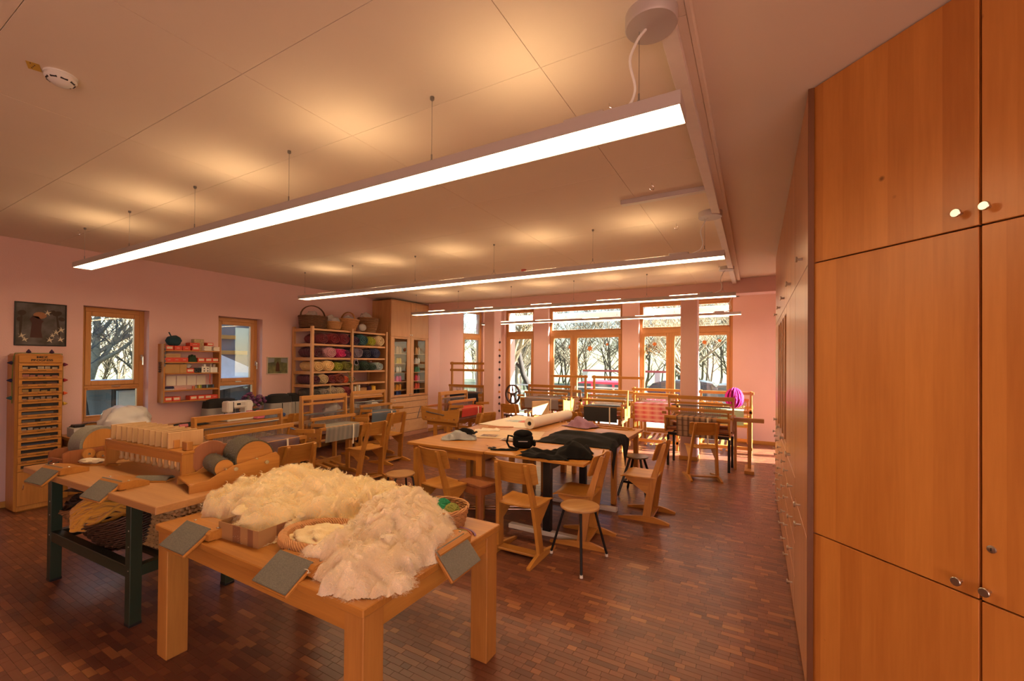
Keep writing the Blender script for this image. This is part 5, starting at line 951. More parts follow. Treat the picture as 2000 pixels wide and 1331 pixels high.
wY = woolmat('yellowish fleece', (.74, .54, .25), (.90, .78, .52)); wW = woolmat('whitish fleece', (.70, .54, .36), (.86, .73, .54))
def fibremat(name, col):
    mt, nt, b = _nodes(name); N = nt.nodes.new; L = nt.links.new; nt.nodes.remove(b); d = N('ShaderNodeBsdfDiffuse'); t_ = N('ShaderNodeBsdfTranslucent'); tr = N('ShaderNodeBsdfTransparent'); mx = N('ShaderNodeMixShader'); m2 = N('ShaderNodeMixShader'); mx.inputs[0].default_value = .5; m2.inputs[0].default_value = .35
    d.inputs[0].default_value = (*col, 1); t_.inputs[0].default_value = (*col, 1); L(d.outputs[0], mx.inputs[1]); L(t_.outputs[0], mx.inputs[2]); L(mx.outputs[0], m2.inputs[1]); L(tr.outputs[0], m2.inputs[2]); L(m2.outputs[0], nt.nodes['Material Output'].inputs[0]); return mt
fY, fW = fibremat('yellowish fibres', (.97, .88, .66)), fibremat('whitish fibres', (.96, .86, .70))
def fleece(lb, loc, hf, nx, ny, x0, x1, y0, y1, mt, amps, seed, ncurl=120, nfib=5200, npuff=100, rp=.04):
    """heap of raw fleece: puffy creased skin, loose curls and fine fibres, all one pile"""
    rr_ = random.Random(seed); b_ = MB(); V = []; F = []
    def H(x, y):
        w0 = Vector((x*11, y*11, seed)); h = hf(x+.045*noise.noise(w0)+.02*noise.noise(w0*2.7), y+.045*noise.noise(w0+Vector((5, 1, 3)))+.02*noise.noise(w0*2.7+Vector((2, 8, 1))))
        if h <= 0: return 0
        p = Vector((x, y, h*.8+seed)); wv = Vector((noise.noise(p*7), noise.noise(p*7+Vector((9, 2, 5))), 0))*.05; e = min(1, h*26)
        h += e*amps[0][1]*noise.noise((p+wv)*amps[0][0])
        for fr_, am in amps[1:]: h += e*am*(abs(noise.noise((p+wv)*fr_))*2-.55)
        return max(h, .002)
    idx = {}
    for i in range(nx+1):
        for j in range(ny+1):
            x = x0+(x1-x0)*i/nx; y = y0+(y1-y0)*j/ny; h = H(x, y); k = .014*min(1, h*8); idx[i, j] = len(V); V.append((x+k*noise.noise(Vector((x*22, y*22, 1+h*9))), y+k*noise.noise(Vector((x*22, y*22, 7+h*9))), max(0, h)))
    for i in range(nx):
        for j in range(ny):
            q_ = [idx[i, j], idx[i+1, j], idx[i+1, j+1], idx[i, j+1]]
            if max(V[k][2] for k in q_) > .004: F.append(q_)
    b_.add(V, F); k = 0
    while k < npuff:
        x = rr_.uniform(x0, x1); y = rr_.uniform(y0, y1); h = H(x, y)
        if h < .012: continue
        r = rp*rr_.uniform(.5, 1.1); b_.blob((x, y, max(r*.45, h-r*.30)), r*rr_.uniform(.8, 1.25), r*rr_.uniform(.8, 1.25), r*.62, .42, 1.9, 8, k+seed*40, .001); k += 1
    o_ = b_.ob('raw_fleece', mt, None, True, 180); place(o_, loc); tag(o_, lb, 'raw wool', kind='stuff'); b_ = MB()
    for k in range(ncurl):
        x = rr_.uniform(x0, x1); y = rr_.uniform(y0, y1); h = H(x, y)
        if h < .015: continue
        a = rr_.uniform(0, 6.28); p = Vector((x, y, h)); L_ = []; rc = rr_.uniform(.005, .013)
        for i in range(12): L_.append(p+Vector((math.cos(a)*i*.004+rc*math.cos(i*.8), math.sin(a)*i*.004+rc*math.sin(i*.8), rr_.uniform(-.002, .002)+.0022*i)))
        b_.tube(L_, [.0019]*11+[.0006], 4, False)
    c_ = b_.ob('wool_curls', mt, o_, True, 180); c_['kind'] = 'stuff'
    G = {}
    def Hf(x, y):
        fx = (x-x0)/(x1-x0)*nx; fy = (y-y0)/(y1-y0)*ny; i = int(fx); j = int(fy)
        if i < 0 or j < 0 or i >= nx or j >= ny: return -1
        return V[idx[i, j]][2]
    pos = []; n_ = 0; K = 7
    while n_ < nfib:
        x = rr_.uniform(x0, x1); y = rr_.uniform(y0, y1); h = Hf(x, y)
        if h < .008: continue
        q = Vector((x*9, y*9, seed)); a = 7*noise.noise(q)+rr_.uniform(-.7, .7); ph = rr_.uniform(0, 6.28); am = rr_.uniform(.001, .005); st = rr_.uniform(.004, .0075); lf = rr_.choice((.0004, .0006, .0012, .0022)); z = h-.003
        for i in range(K):
            hh = Hf(x, y); z = max(hh-.002, z-.004) if hh >= 0 else z-.002
            o1 = am*math.sin(i*1.5+ph); pos += [x-math.sin(a)*o1, y+math.cos(a)*o1, max(.001, z+lf*i+am*.5*math.cos(i*1.5+ph))]; a += rr_.uniform(-.35, .35); x += st*math.cos(a); y += st*math.sin(a)
        n_ += 1
    hc = bpy.data.hair_curves.new('loose_fibres'); hc.add_curves([K]*nfib); hc.position_data.foreach_set('vector', pos)
    ra = hc.attributes.new('radius', 'FLOAT', 'POINT'); ra.data.foreach_set('value', ([.00030]*(K-1)+[.00009])*nfib); hc.materials.append(fY if mt is wY else fW)
    c_ = bpy.data.objects.new('loose_fibres', hc); COL.objects.link(c_); c_.parent = o_; c_['kind'] = 'stuff'
    return o_
gz = lambda x, y, cx, cy, rx, ry, h, a=0: h*max(0, 1-(((x-cx)*math.cos(a)+(y-cy)*math.sin(a))/rx)**2-((-(x-cx)*math.sin(a)+(y-cy)*math.cos(a))/ry)**2)**.6 if (((x-cx)*math.cos(a)+(y-cy)*math.sin(a))/rx)**2+((-(x-cx)*math.sin(a)+(y-cy)*math.cos(a))/ry)**2 < 1 else 0
fleece('big heap of yellowish raw fleece spilling over a cardboard box', (0, 0, FZ+.002), lambda x, y: max(gz(x, y, -2.46, 1.76, .50, .40, .23, .25), gz(x, y, -2.74, 1.60, .26, .26, .16), gz(x, y, -1.95, 1.96, .36, .24, .17), gz(x, y, -2.34, 1.44, .24, .165, .15), gz(x, y, -2.68, 1.86, .22, .20, .23)), 170, 124, -3.05, -1.55, 1.20, 2.24, wY, ((4.5, .07), (11, .03), (25, .017), (55, .007)), 3, 260, 56000, 10, .06)
fleece('heap of clumpy off-white fleece at the front right of the table', (0, 0, FZ+.002), lambda x, y: max(gz(x, y, -1.60, 1.66, .29, .36, .19, .1), gz(x, y, -1.47, 1.36, .22, .19, .11), gz(x, y, -1.72, 1.84, .27, .26, .19), gz(x, y, -1.66, 1.40, .17, .17, .12)), 110, 120, -1.98, -1.2, 1.14, 2.1, wW, ((6, .05), (13, .032), (25, .016), (55, .006)), 8, 90, 46000, 8, .045)
t = thing('cardboard_box', 'low brown cardboard box under the big fleece heap', 'box', (-2.30, 1.385, FZ), R(4)); 
q = MB(); q.box(-.16, .16, -.13, -.126, 0, .085, 0).box(-.16, .16, .126, .13, 0, .085, 0).box(-.16, -.156, -.126, .126, 0, .085, 0).box(.156, .16, -.126, .126, 0, .085, 0).box(-.156, .156, -.126, .126, 0, .004, 0); q.ob('carton', card, t); MB().box(-.04, .02, -.1315, -.13, .0, .085, 0).ob('printed_stripe', mat('brown print', (.22, .09, .035), .7), t); MB().box(.08, .12, -.1315, -.13, 0, .085, 0).ob('printed_stripe', MATS['brown print'], t); q = MB(); q.box(.16, .1615, -.03, .03, 0, .085, 0); q.ob('printed_stripe', MATS['brown print'], t)
basket('round tan basket with slanting twisted rim, filled with fleece at the front of the table', (-1.875, 1.455, FZ), .215, .165, .06, .15, wicker, 5, None, rim=.024, strand=.009, rz=R(12))
MB_w = MB().blob((0, 0, .03), .185, .135, .045, .3, 3.2, 28, 5, .01); o = MB_w.ob('raw_fleece', wY, None, True, 180); tag(place(o, (-1.875, 1.455, FZ+.012), R(12)), 'yellow-flecked fleece inside the round tan basket', 'raw wool', kind='stuff')
basket('oval tan basket of coloured yarn balls at the right of the front table', (-1.575, 1.985, FZ), .165, .15, .105, .18, wicker, 9, None, rim=.009, strand=.006, rz=R(20))
def ball(lb, loc, r, c, nm, seed, n=26):
    rr_ = random.Random(seed); b_ = MB(); b_.blob((0, 0, 0), r*.93, r*.93, r*.9, .05, 2, 10, seed)
    for k in range(n):
        ax = Vector((rr_.uniform(-1, 1), rr_.uniform(-1, 1), rr_.uniform(-1, 1))).normalized(); u_ = ax.orthogonal().normalized(); v_ = ax.cross(u_); b_.tube([(u_*math.cos(a)+v_*math.sin(a))*r for a in [i*2*math.pi/16 for i in range(16)]], r*.055, 4, closed=True)
    o_ = b_.ob('yarn_ball', mat('ball yarn '+nm, c, .9, var=.3), None, True, 80); place(o_, loc); tag(o_, lb, 'yarn ball', 'yarn balls in the oval basket')
bc = Vector((-1.575, 1.985, FZ+.055))
for lb, d, r, c, nm in (('emerald green yarn ball in the oval basket', (.0, .035, .032), .05, (.02, .24, .10), 'emerald'), ('second emerald ball beside the first, nearer the viewer', (.02, -.01, .035), .04, (.02, .22, .09), 'emerald'), ('olive green yarn ball at the right of the oval basket', (.085, .01, .03), .046, (.25, .26, .05), 'olive'), ('dark grey-green ball at the back left of the oval basket', (-.08, .05, .03), .045, (.06, .08, .05), 'grey green'), ('pale green tangled ball at the left of the oval basket', (-.05, .0, .03), .038, (.35, .36, .18), 'pale green'), ('small moss ball at the middle of the oval basket', (-.005, -.05, .03), .035, (.28, .30, .08), 'moss ball'), ('yellow yarn ball at the front of the oval basket', (.06, -.06, .02), .028, (.7, .42, .04), 'yellow ball'), ('pink yarn ball at the front left of the oval basket', (-.03, -.09, .022), .026, (.7, .08, .22), 'pink ball'), ('orange yarn ball at the front of the oval basket', (.02, -.09, .018), .026, (.75, .22, .05), 'orange ball'), ('navy striped ball at the left of the oval basket', (-.075, -.06, .03), .03, (.03, .03, .08), 'navy ball')): ball(lb, bc+Vector(d), r, c, nm, len(lb))
t = thing('rainbow_mat', 'small striped rainbow cord lying beside the oval basket', 'cord mat', (-1.405, 1.93, FZ))
for k, c in enumerate(((.35, .30, .10), (.45, .16, .08), (.30, .18, .30))): MB().tube([((.045+.014*k)*math.cos(a)*1.5, (.045+.014*k)*math.sin(a)*.9, .006) for a in [R(20+i*14) for i in range(11)]], .006, 5).ob('cord', mat('rainbow %d' % k, c, .8), t, True)
# ------------------------------------------------------------------ chairs (local: front +x, origin at the foot of the uprights)
def make_chair(name, label):
    t_ = thing(name, label, 'chair', (0, 0, 0), 0, 'curved beech skid chairs'); HW = .195
    sp_ = []
    def lean(b_, s_):
        for v in b_.v: v.y -= s_*.062*max(0, v.z-.06)/.77
        return b_
    HW = .20
    for s_ in (-1, 1):
        y0, y1 = s_*HW-.015, s_*HW+.015
        MB().prism([(-.22, 0), (.30, 0), (.305, .018), (.12, .05), (.02, .062), (-.06, .062), (-.14, .045), (-.225, .02)], y0, y1).ob('foot', beechX, t_)
        lean(MB().prism([(-.035, .055), (.045, .055), (.02, .25), (-.015, .42), (-.06, .56), (-.135, .80), (-.148, .825), (-.166, .83), (-.178, .818), (-.176, .795), (-.115, .56), (-.085, .42), (-.06, .25)], y0, y1), s_).ob('upright', beechZ, t_)
        lean(MB().prism([(-.012, .28), (.03, .30), (.235, .428), (.235, .446), (-.07, .446), (-.045, .34)], y0+.003, y1-.003), s_).ob('seat_bracket', beechX, t_)
    def seat(u, v):
        x = -.085+.37*u; y = (v-.5)*.40*(1-.05*(1-u)**3); 
        if u < .08 or u > .92: y *= .97
        return (x, y, .452+.012*(abs(2*v-1)**2)-.008*math.sin(math.pi*u)+(.0 if u < .85 else -.02*(u-.85)/.15))
    MB().sheet(seat, 14, 12, .012).ob('seat', beechX, t_, True)
    def back(u, v):
        y = (u-.5)*.405; z = .645+.185*v; c_ = .045*(2*u-1)**2
        if (u < .05 or u > .95): z = .645+.185*(.06+.88*v)
        return (-.066-.31*(z-.645)+c_-.022, y, z)
    MB().sheet(back, 16, 6, .010).ob('backrest', beechY, t_, True)
    MB().box(-.05, .05, -HW+.014, HW-.014, .03, .05, .004).ob('cross_bar', beechY, t_)
    return t_
CH = [((-1.775, 3.35), 90, 'wooden chair with its back to the viewer, centre front, left of the round stool'), ((-1.37, 3.97), 184, 'wooden chair facing left, right behind the round stool'), ((-.985, 4.93), 180, 'wooden chair standing free at the right of the big table, facing left'), ((-.66, 6.91), 110, 'wooden chair in front of the checked-cloth loom, back to the viewer'),
      ((-4.66, 4.33), 178, 'wooden chair facing the grey-cloth loom, left of the big table'), ((-2.72, 3.42), 82, 'wooden chair at the front left of the big table behind the fleece'), ((-4.28, 7.70), 92, 'wooden chair by the left column, back to the viewer'), ((-2.74, 7.15), 84, 'wooden chair in front of the black-cloth loom'), ((-3.98, 6.15), 165, 'wooden chair with shiny backrest beside the red-cloth loom'),
      ((-4.10, 2.78), 176, 'wooden chair right behind the fleece heap, facing the purple-cloth loom'), ((-6.42, 4.43), 176, 'wooden chair at the sewing table in front of the covered machines'), ((-5.22, 5.32), 180, 'wooden chair at the blue-cloth loom near the yarn rack')]
ch0 = make_chair('school_chair', CH[0][2]); place(ch0, (*CH[0][0], 0), R(CH[0][1]))
for p, a, lb in CH[1:]: dup(ch0, (*p, 0), R(a), lb)
# ------------------------------------------------------------------ stools
def stool(lb, loc, r, z, n, rf, rz, bent=False, ring=False, wmt=None):
    t_ = thing('round_stool', lb, 'stool', loc, rz, 'round stools'); MB().lathe([(0, z-.022), (r-.006, z-.022), (r, z-.012), (r-.004, z-.003), (r*.8, z-.001), (0, z-.004)], 36).ob('seat', wmt or wood('worn round seat', (.34, .16, .05), (.55, .31, .12), 0, .4), t_, True)
    for k in range(n):
        a = 2*math.pi*k/n; c_, s_ = math.cos(a), math.sin(a)
        pts = [(r*.45*c_, r*.45*s_, z-.03), (r*.82*c_, r*.82*s_, z-.034), (r*.9*c_, r*.9*s_, z-.05), (r*.94*c_, r*.94*s_, z-.08), (rf*c_, rf*s_, .02)] if bent else [(r*.62*c_, r*.62*s_, z-.022), (rf*c_, rf*s_, .015)]
        l_ = MB().tube(pts, .011 if not ring else .016, 8).ob('leg', blackM, t_, True); MB().cyl((rf*c_, rf*s_, 0), (rf*.99*c_, rf*.99*s_, .024), .013, 8).ob('foot_cap', offw if not ring else black, l_)
    if ring:
        f_ = .2; rr_ = r*.62+(rf-r*.62)*(1-.18/z)
        for k in range(n): a = 2*math.pi*k/n; b_ = 2*math.pi*(k+2)/n if k < n/2 else None; q_ = MB().beam((rr_*math.cos(a), rr_*math.sin(a), .17), (rr_*math.cos(2*math.pi*(k+1)/n), rr_*math.sin(2*math.pi*(k+1)/n), .17), .012, .03); q_.ob('brace', blackM, t_)
    MB().lathe([(0, z-.035), (r*.55, z-.035), (r*.55, z-.022), (0, z-.022)], 20).ob('seat_plate', blackM, t_)
    return t_
stool('round wooden stool on thin black legs, centre front beside the chair', (-1.275, 3.49, 0), .165, .48, 3, .275, R(53), True); stool('round wooden stool on bent black legs behind the fleece', (-3.34, 3.54, 0), .155, .46, 4, .20, R(20), True); stool('black braced stool with dark wood seat below the hanging black cloth', (-1.31, 5.66, 0), .145, .49, 4, .25, R(40), False, True, wood('dark stool seat', (.12, .07, .04), (.24, .16, .09), 0, .35))
t = thing('square_stool', 'red-brown square wooden stool at the front corner of the big table', 'stool', (-2.43, 3.72, 0), R(-14)); 
MB().box(-.17, .17, -.15, -.002, .44, .465, .004).ob('seat_board', redW, t); MB().box(-.17, .17, .002, .15, .44, .465, .004).ob('seat_board', redW, t)
for sx in (-1, 1):
    for sy in (-1, 1): MB().cb(sx*.145, sy*.125, .222, .045, .045, .444, .004).ob('leg', redW, t)
for sy in (-1, 1): MB().box(-.125, .125, sy*.125-.01, sy*.125+.01, .36, .44, .002).ob('apron', redW, t)
for sx in (-1, 1): MB().box(sx*.145-.01, sx*.145+.01, -.105, .105, .36, .44, .002).ob('apron', redW, t)
# ------------------------------------------------------------------ big table group
TZ = .74
table('left near table of the joined work tables, wooden legs', -3.49, -2.445, 3.80, 5.04, TZ, .03, .075, beechX, beechZ, 'joined work tables', .09, .05); table('left far table of the joined work tables, under the paper roll', -3.52, -2.445, 5.042, 6.29, TZ, .03, .075, beechX, beechZ, 'joined work tables', .09, .05); table('right far table of the joined work tables', -2.443, -1.37, 5.042, 6.29, TZ, .03, .06, beechX, beechZ, 'joined work tables', .06, .05)
t = thing('table', 'right near table of the joined work tables, on a black column and white foot bar', 'table', (-1.90, 4.425, 0), 0, 'joined work tables'); MB().box(-.543, .543, -.615, .615, TZ-.026, TZ, .003).ob('table_top', beechX, t)
for sy in (-.55, .45):
    y = sy; MB().box(.115, .195, y-.03, y+.03, .04, TZ-.026, .004).ob('column_leg', blackM, t); MB().box(-.26, .56, y-.04, y+.03, .0, .045, .006).ob('foot_bar', offw, t)
MB().box(.12, .19, -.52, .42, TZ-.11, TZ-.03, .003).ob('beam', blackM, t)
# things on the tables
drape('grey garment with black trim on the left corner of the big table', 'grey_garment', 'garment', (-3.10, 4.28, TZ), .40, .26, mat('grey cloth', (.30, .30, .30), .9, bump=.1, bscale=200), .05, 4, rz=R(35), hump=.05); drape('black hood lying on the grey garment', 'black_hood', 'garment', (-3.06, 4.36, TZ+.055), .26, .16, blackC, .04, 7, rz=R(20), hump=.04)
t = thing('camera_bag', 'padded black shoulder bag standing on the big table', 'bag', (-2.20, 4.22, TZ), R(28)); MB().box(-.11, .11, -.075, .075, 0, .15, .035).ob('body', blackC, t, True, 60); MB().blob((0, 0, .145), .105, .075, .05, .1, 2, 12, 3).ob('lid', blackC, t, True); MB().box(-.08, .08, -.10, -.07, .015, .10, .015).ob('front_pocket', blackC, t, True, 60); MB().tube([(-.11, 0, .12), (-.16, .0, .13), (-.175, -.02, .06), (-.15, -.02, .01), (-.05, -.13, .008)], .012, 6).ob('strap', blackC, t, True); MB().box(.105, .14, -.05, .05, .02, .08, .012).ob('side_pocket', blackC, t, True, 60); q = MB(); q.box(-.05, .05, -.102, -.1, .08, .088, 0); q.ob('zip', greym, t)
drape('black shawl spread over the near right table edge', 'black_shawl', 'cloth', (-1.80, 3.98, TZ), .52, .34, blackC, .045, 11, rz=R(8), fall=[(1, -1, .175)], rag=.25); drape('heaped black jacket on the right near corner of the big table', 'black_jacket', 'garment', (-1.58, 4.12, TZ), .40, .40, blackC, .06, 14, rz=R(25), hump=.09, rag=.2)
o = drape('large black cloth on the right table edge, two corners hanging down', 'black_cloth', 'cloth', (-1.72, 5.02, TZ), 1.08, .82, blackC, .05, 17, rz=R(2), fall=[(0, 1, .36)], rag=.1, hump=.03, nu=44, nv=36)
for v in o.data.vertices:      # two pointed corners hang lower than the rest of the hem
    if v.co.z < -.02: 
        k = max(0, 1-abs(v.co.y-.24)/.2)*1.7+max(0, 1-abs(v.co.y+.34)/.11)*2.0; v.co.z *= min(k, 2.0)+.08; v.co.x += .004
t = thing('paper_roll', 'long roll of cream pattern paper lying across the big table', 'paper roll', (-2.655, 6.02, TZ)); p0, p1 = Vector((-2.67, 5.40, 0)), Vector((-2.62, 6.62, 0))
d = (Vector((-2.30, 6.30, 0))-Vector((-2.60, 5.05, 0))); 
b = MB(); b.m = Matrix.Translation((-.06, -.62, .079)) @ Vector((.06, 1.3, 0)).to_track_quat('Z', 'Y').to_matrix().to_4x4(); b.lathe([(.03, 0), (.078, 0), (.078, 1.28), (.03, 1.28), (.03, 0)], 32); b.ob('roll', paper, t, True); b = MB(); b.m = Matrix.Translation((-.06, -.62, .079)) @ Vector((.06, 1.3, 0)).to_track_quat('Z', 'Y').to_matrix().to_4x4(); b.lathe([(.022, -.002), (.03, -.002), (.03, 1.28), (.022, 1.28), (.022, -.002)], 20); b.ob('core', mat('grey core', (.10, .09, .08), .8), t, True)
MB().sheet(lambda u, v: (-.07-u*.85, -.60+v*1.20, .003+.004*math.sin(u*9)*u), 10, 4, .001).ob('unrolled_paper', paper, t, True)
o = MB().sheet(lambda u, v: ((u-.5)*.95, (v-.5)*.62, .004+.006*abs(noise.noise(Vector((u*4, v*4, 2))))), 20, 14, .001).ob('pattern_sheet', mat('tan pattern paper', (.66, .48, .30), .7)); tag(place(o, (-2.78, 4.84, TZ), R(18)), 'large tan paper sheet with two pictures, left of the black bag', 'paper sheet')
for (x, y, lb, a) in ((-2.88, 4.62, 'printed picture on the tan sheet, left one', 12), (-2.52, 4.52, 'printed picture on the tan sheet, right one near the bag', 8)):
    t_ = thing('printed_photo', lb, 'photo', (x, y, TZ+.0125), R(a)); MB().box(-.11, .11, -.07, .07, 0, .0015, 0).ob('paper', offw, t_); MB().box(-.10, .10, -.06, .06, .0015, .002, 0).ob('print', painted('murky photo print', (.05, .04, .06), (.45, .25, .15), 22), t_)
o = drape('pale cream paper strip curling on the left of the big table', 'paper_strip', 'paper', (-3.14, 4.98, TZ), .34, .16, paper, .03, 6, rz=R(30)); sbox('red_wooden_ruler', 'ruler', 'flat red-brown board on the left far side of the big table', (-3.15, 5.36, TZ), (.36, .07, .008), mat('terracotta wood', (.45, .16, .07), .5), R(25))
t = thing('magazine_row', 'open printed magazines at the far left end of the big table', 'magazines', (-3.16, 6.02, TZ), R(4)); 
for k, c in enumerate(((.45, .45, .42), (.35, .40, .38), (.6, .12, .07), (.5, .5, .55), (.42, .46, .55))): MB().box(-.30+k*.14, -.175+k*.14, -.1, .1, 0, .006, .001).ob('page', mat('magazine page %d' % k, c, .5, var=.6, scale=40), t)
t = thing('scissors', 'dark scissors lying near the seam of the big table', 'scissors', (-2.50, 4.02, TZ+.004), R(60)); b = MB(); [b.tube([(s_*.022+.022*math.cos(a), -.05+.028*math.sin(a), .004) for a in [i*.52 for i in range(12)]], .005, 6, closed=True) for s_ in (-1, 1)]; b.ob('handles', black, t, True); b = MB(); b.prism([(-.006, -.02), (.006, -.02), (.004, .12)], .003, .006, 'xy').prism([(-.01, -.02), (.002, -.02), (.012, .115)], .006, .008, 'xy'); b.ob('blades', chrome, t)
o = drape('thin dark band beside the black bag', 'dark_band', 'cloth', (-2.30, 3.98, TZ), .28, .06, blackC, .012, 9, rz=R(24)); drape('lilac crumpled cloth behind the paper roll end', 'lilac_cloth', 'cloth', (-2.20, 6.0, TZ), .46, .30, mat('lilac cloth', (.32, .17, .26), .9, var=.25), .08, 15, rz=R(-20), hump=.07)
t = thing('wooden_slats', 'pale slats stacked along the far right edge of the big table', 'slats', (-1.78, 6.12, TZ), R(-3))
for k, (y, l, z) in enumerate(((0, .34, 0), (.05, .32, 0), (-.06, .26, 0), (.02, .30, .016))): MB().box(-l, l, y-.02, y+.02, z, z+.015, .002).ob('slat', beechX, t)
# ------------------------------------------------------------------ looms (local: weaver sits at +x, width along y, z from the floor)
reedm = mat('grey reed', (.30, .30, .29), .5, .3, var=.3, scale=200, stretch=(1, 1, .02)); heddle = mat('steel heddles', (.26, .26, .25), .4, .6, var=.6, scale=260, stretch=(1, 1, .02)); warpm = mat('warp threads', (.40, .38, .34), .8, var=.5, scale=240, stretch=(.02, 1, .02))
def wires(nm, x, y0, y1, z0, z1, n, r, mt, par, dx=0):
    b_ = MB()
    for k in range(n): y = y0+(y1-y0)*k/(n-1); b_.add([(x-dx/2-r, y, z0), (x-dx/2+r, y-r, z0), (x-dx/2+r, y+r, z0), (x+dx/2-r, y, z1), (x+dx/2+r, y-r, z1), (x+dx/2+r, y+r, z1)], [(0, 1, 4, 3), (1, 2, 5, 4), (2, 0, 3, 5)])
    o_ = b_.ob(nm, mt, par); o_['kind'] = 'stuff'; return o_
def threads(x0, x1, y0, y1, z, mt, par, n=54):
    b_ = MB(); r = .0016
    for k in range(n): y = y0+(y1-y0)*k/(n-1); e = .010*(1 if k % 2 else -1); xm = .02; b_.add([(x0, y-r, z), (x0, y+r, z), (xm, y+r, z-.008+e), (xm, y-r, z-.008+e), (x1, y-r, z), (x1, y+r, z)], [(0, 1, 2, 3), (3, 2, 5, 4)])
    o_ = b_.ob('warp', mt, par); o_['kind'] = 'stuff'; return o_
def table_loom(lb, loc, rz, W_, cloth, zf=.62, zb=.76, zc=1.10, D=.46, hang=.17, cw=.8, stand=True, tape=True, legx=.16, wp=None):
    t_ = thing('table_loom', lb, 'loom', loc, rz, 'handlooms on stands'); h = W_/2
    for s_ in (-1, 1):
        MB().prism([(-D, zf+.03), (-D+.04, zf), (D-.05, zf), (D-.02, zf+.04), (D, zb-.01), (D-.035, zb+.02), (.1, zb-.03), (-.1, zb-.01), (-D-.02, zb+.02)], s_*h-.011, s_*h+.011).ob('side_frame', loomX, t_)
        MB().prism([(-.045, zf+.05), (.045, zf+.05), (.03, zc), (-.03, zc)], s_*(h+.013)-.011, s_*(h+.013)+.011).ob('castle_post', loomZ, t_)
        MB().beam((.14, s_*(h-.03), zf+.03), (.21, s_*(h-.03), zb+.115), .025, .03).ob('beater_side', loomZ, t_)
    q_ = MB(); q_.beam((0, -h-.03, zc-.012), (0, h+.03, zc-.012), .05, .06); q_.ob('castle_top', loomY, t_); MB().beam((.005, -h+.01, zc-.10), (.005, h-.01, zc-.10), .02, .035).ob('castle_rail', loomY, t_)
    for k in range(4):
        x = -.045+.028*k; z0 = zb-.04+.012*(k % 2); b_ = MB(); b_.beam((x, -h+.03, z0+.21), (x, h-.03, z0+.21), .008, .012).beam((x, -h+.03, z0-.02), (x, h-.03, z0-.02), .008, .012); b_.ob('shaft_bar', wire, t_); wires('heddles', x, -h*cw, h*cw, z0-.015, z0+.205, 22, .0012, wire, t_)
    MB().beam((.215, -h-.02, zb+.13), (.215, h+.02, zb+.13), .035, .045).ob('beater_cap', loomY, t_); MB().beam((.165, -h+.02, zb-.035), (.165, h-.02, zb-.035), .03, .05).ob('beater_sill', loomY, t_)
    wires('reed', .19, -h+.05, h-.05, zb-.012, zb+.11, 56, .0021, reedm, t_, .03)
    MB().beam((D-.02, -h-.01, zb+.01), (D-.02, h+.01, zb+.01), .045, .04).ob('breast_beam', loomY, t_); MB().beam((-D+.01, -h-.01, zb+.01), (-D+.01, h+.01, zb+.01), .04, .04).ob('back_beam', loomY, t_)
    for x, nm in ((D-.10, 'cloth_beam'), (-D+.10, 'warp_beam')): b_ = MB(); b_.cyl((x, -h+.01, zf+.06), (x, h-.01, zf+.06), .035, 12).cyl((x, -h-.03, zf+.06), (x, h+.03, zf+.06), .012, 8); b_.ob(nm, redW, t_, True)
    c0 = -h*cw; c1 = h*cw
    threads(-D+.01, .16, c0, c1, zb+.033, wp or warpm, t_)
    def cl(u, v):
        y = c0+v*(c1-c0); L1 = D-.02-.155; tot = L1+.05+hang; s_ = u*tot
        if s_ < L1: return (.155+s_, y, zb+.035)
        s_ -= L1
        if s_ < .05: a = s_/.05*1.45; return (D-.02+.026*math.sin(a), y, zb+.009+.026*math.cos(a))
        s_ -= .05; return (D+.006-.12*s_+.004*math.sin(v*9), y, zb+.009-s_)
    MB().sheet(cl, 24, 6, .004).ob('woven_cloth', cloth, t_, True)
    if tape: y = c1*.55; MB().sheet(lambda u, v: (D+.012+.004*math.sin(u*5), y+v*.022, zb+.03-u*(hang+.10)), 10, 2, .002).ob('hanging_tape', twine, t_)
    for s_ in (-1, 1): MB().beam((D*.55, s_*(h+.02), zb+.055), (D*1.24, s_*(h+.02), zb+.08), .02, .045).ob('shuttle_rest', loomX, t_)
    q_ = MB(); q_.cyl((-D-.02, -h-.02, zb+.02), (-D-.05, -h-.07, zb-.18), .008, 6).cyl((-.30, -h-.022, zf+.16), (.10, -h-.022, zf+.12), .010, 8); q_.ob('lever', wire, t_); q_ = MB(); [q_.cb(x, -h-.013, zf+.045, .014, .006, .014, .002) for x in (-.2, -.13, .12, .2)]; q_.ob('bolt', silver, t_)
    if stand:
        for s_ in (-1, 1):
            y = s_*(h-.05); q_ = MB(); q_.box(-legx-.03, -legx+.05, y-.014, y+.014, .04, zf+.02, .003); q_.ob('leg', loomZ, t_); q_ = MB(); q_.box(legx-.05, legx+.03, y-.014, y+.014, .04, zf+.02, .003); q_.ob('leg', loomZ, t_)
            MB().prism([(-.36, 0), (.36, 0), (.36, .03), (.28, .05), (-.28, .05), (-.36, .03)], y-.016, y+.016).ob('foot', loomX, t_); MB().box(-.33, .33, y-.018, y+.018, zf-.075, zf-.0, .003).ob('top_bearer', loomX, t_)
        MB().box(-.02, .02, -h+.06, h-.06, .12, .22, .003).ob('stretcher', loomY, t_); q_ = MB(); [q_.beam((.3, y, .14), (-.25, y, .20), .05, .02) for y in (-.12, 0, .12)]; q_.ob('treadle', loomX, t_)
    return t_
def cst(n, cs, ax=1, p=.1, **k): return stripe(n, cs, ax, p, **k)
table_loom('loom with purple-grey striped cloth, directly behind the workbench', (-4.86, 2.68, 0), R(4), .92, cst('purple weave', [(.16, .10, .13), (.22, .13, .13), (.15, .11, .16), (.25, .13, .10), (.16, .10, .13)], 1, .34), .66, .79, 1.08, .46, .15)
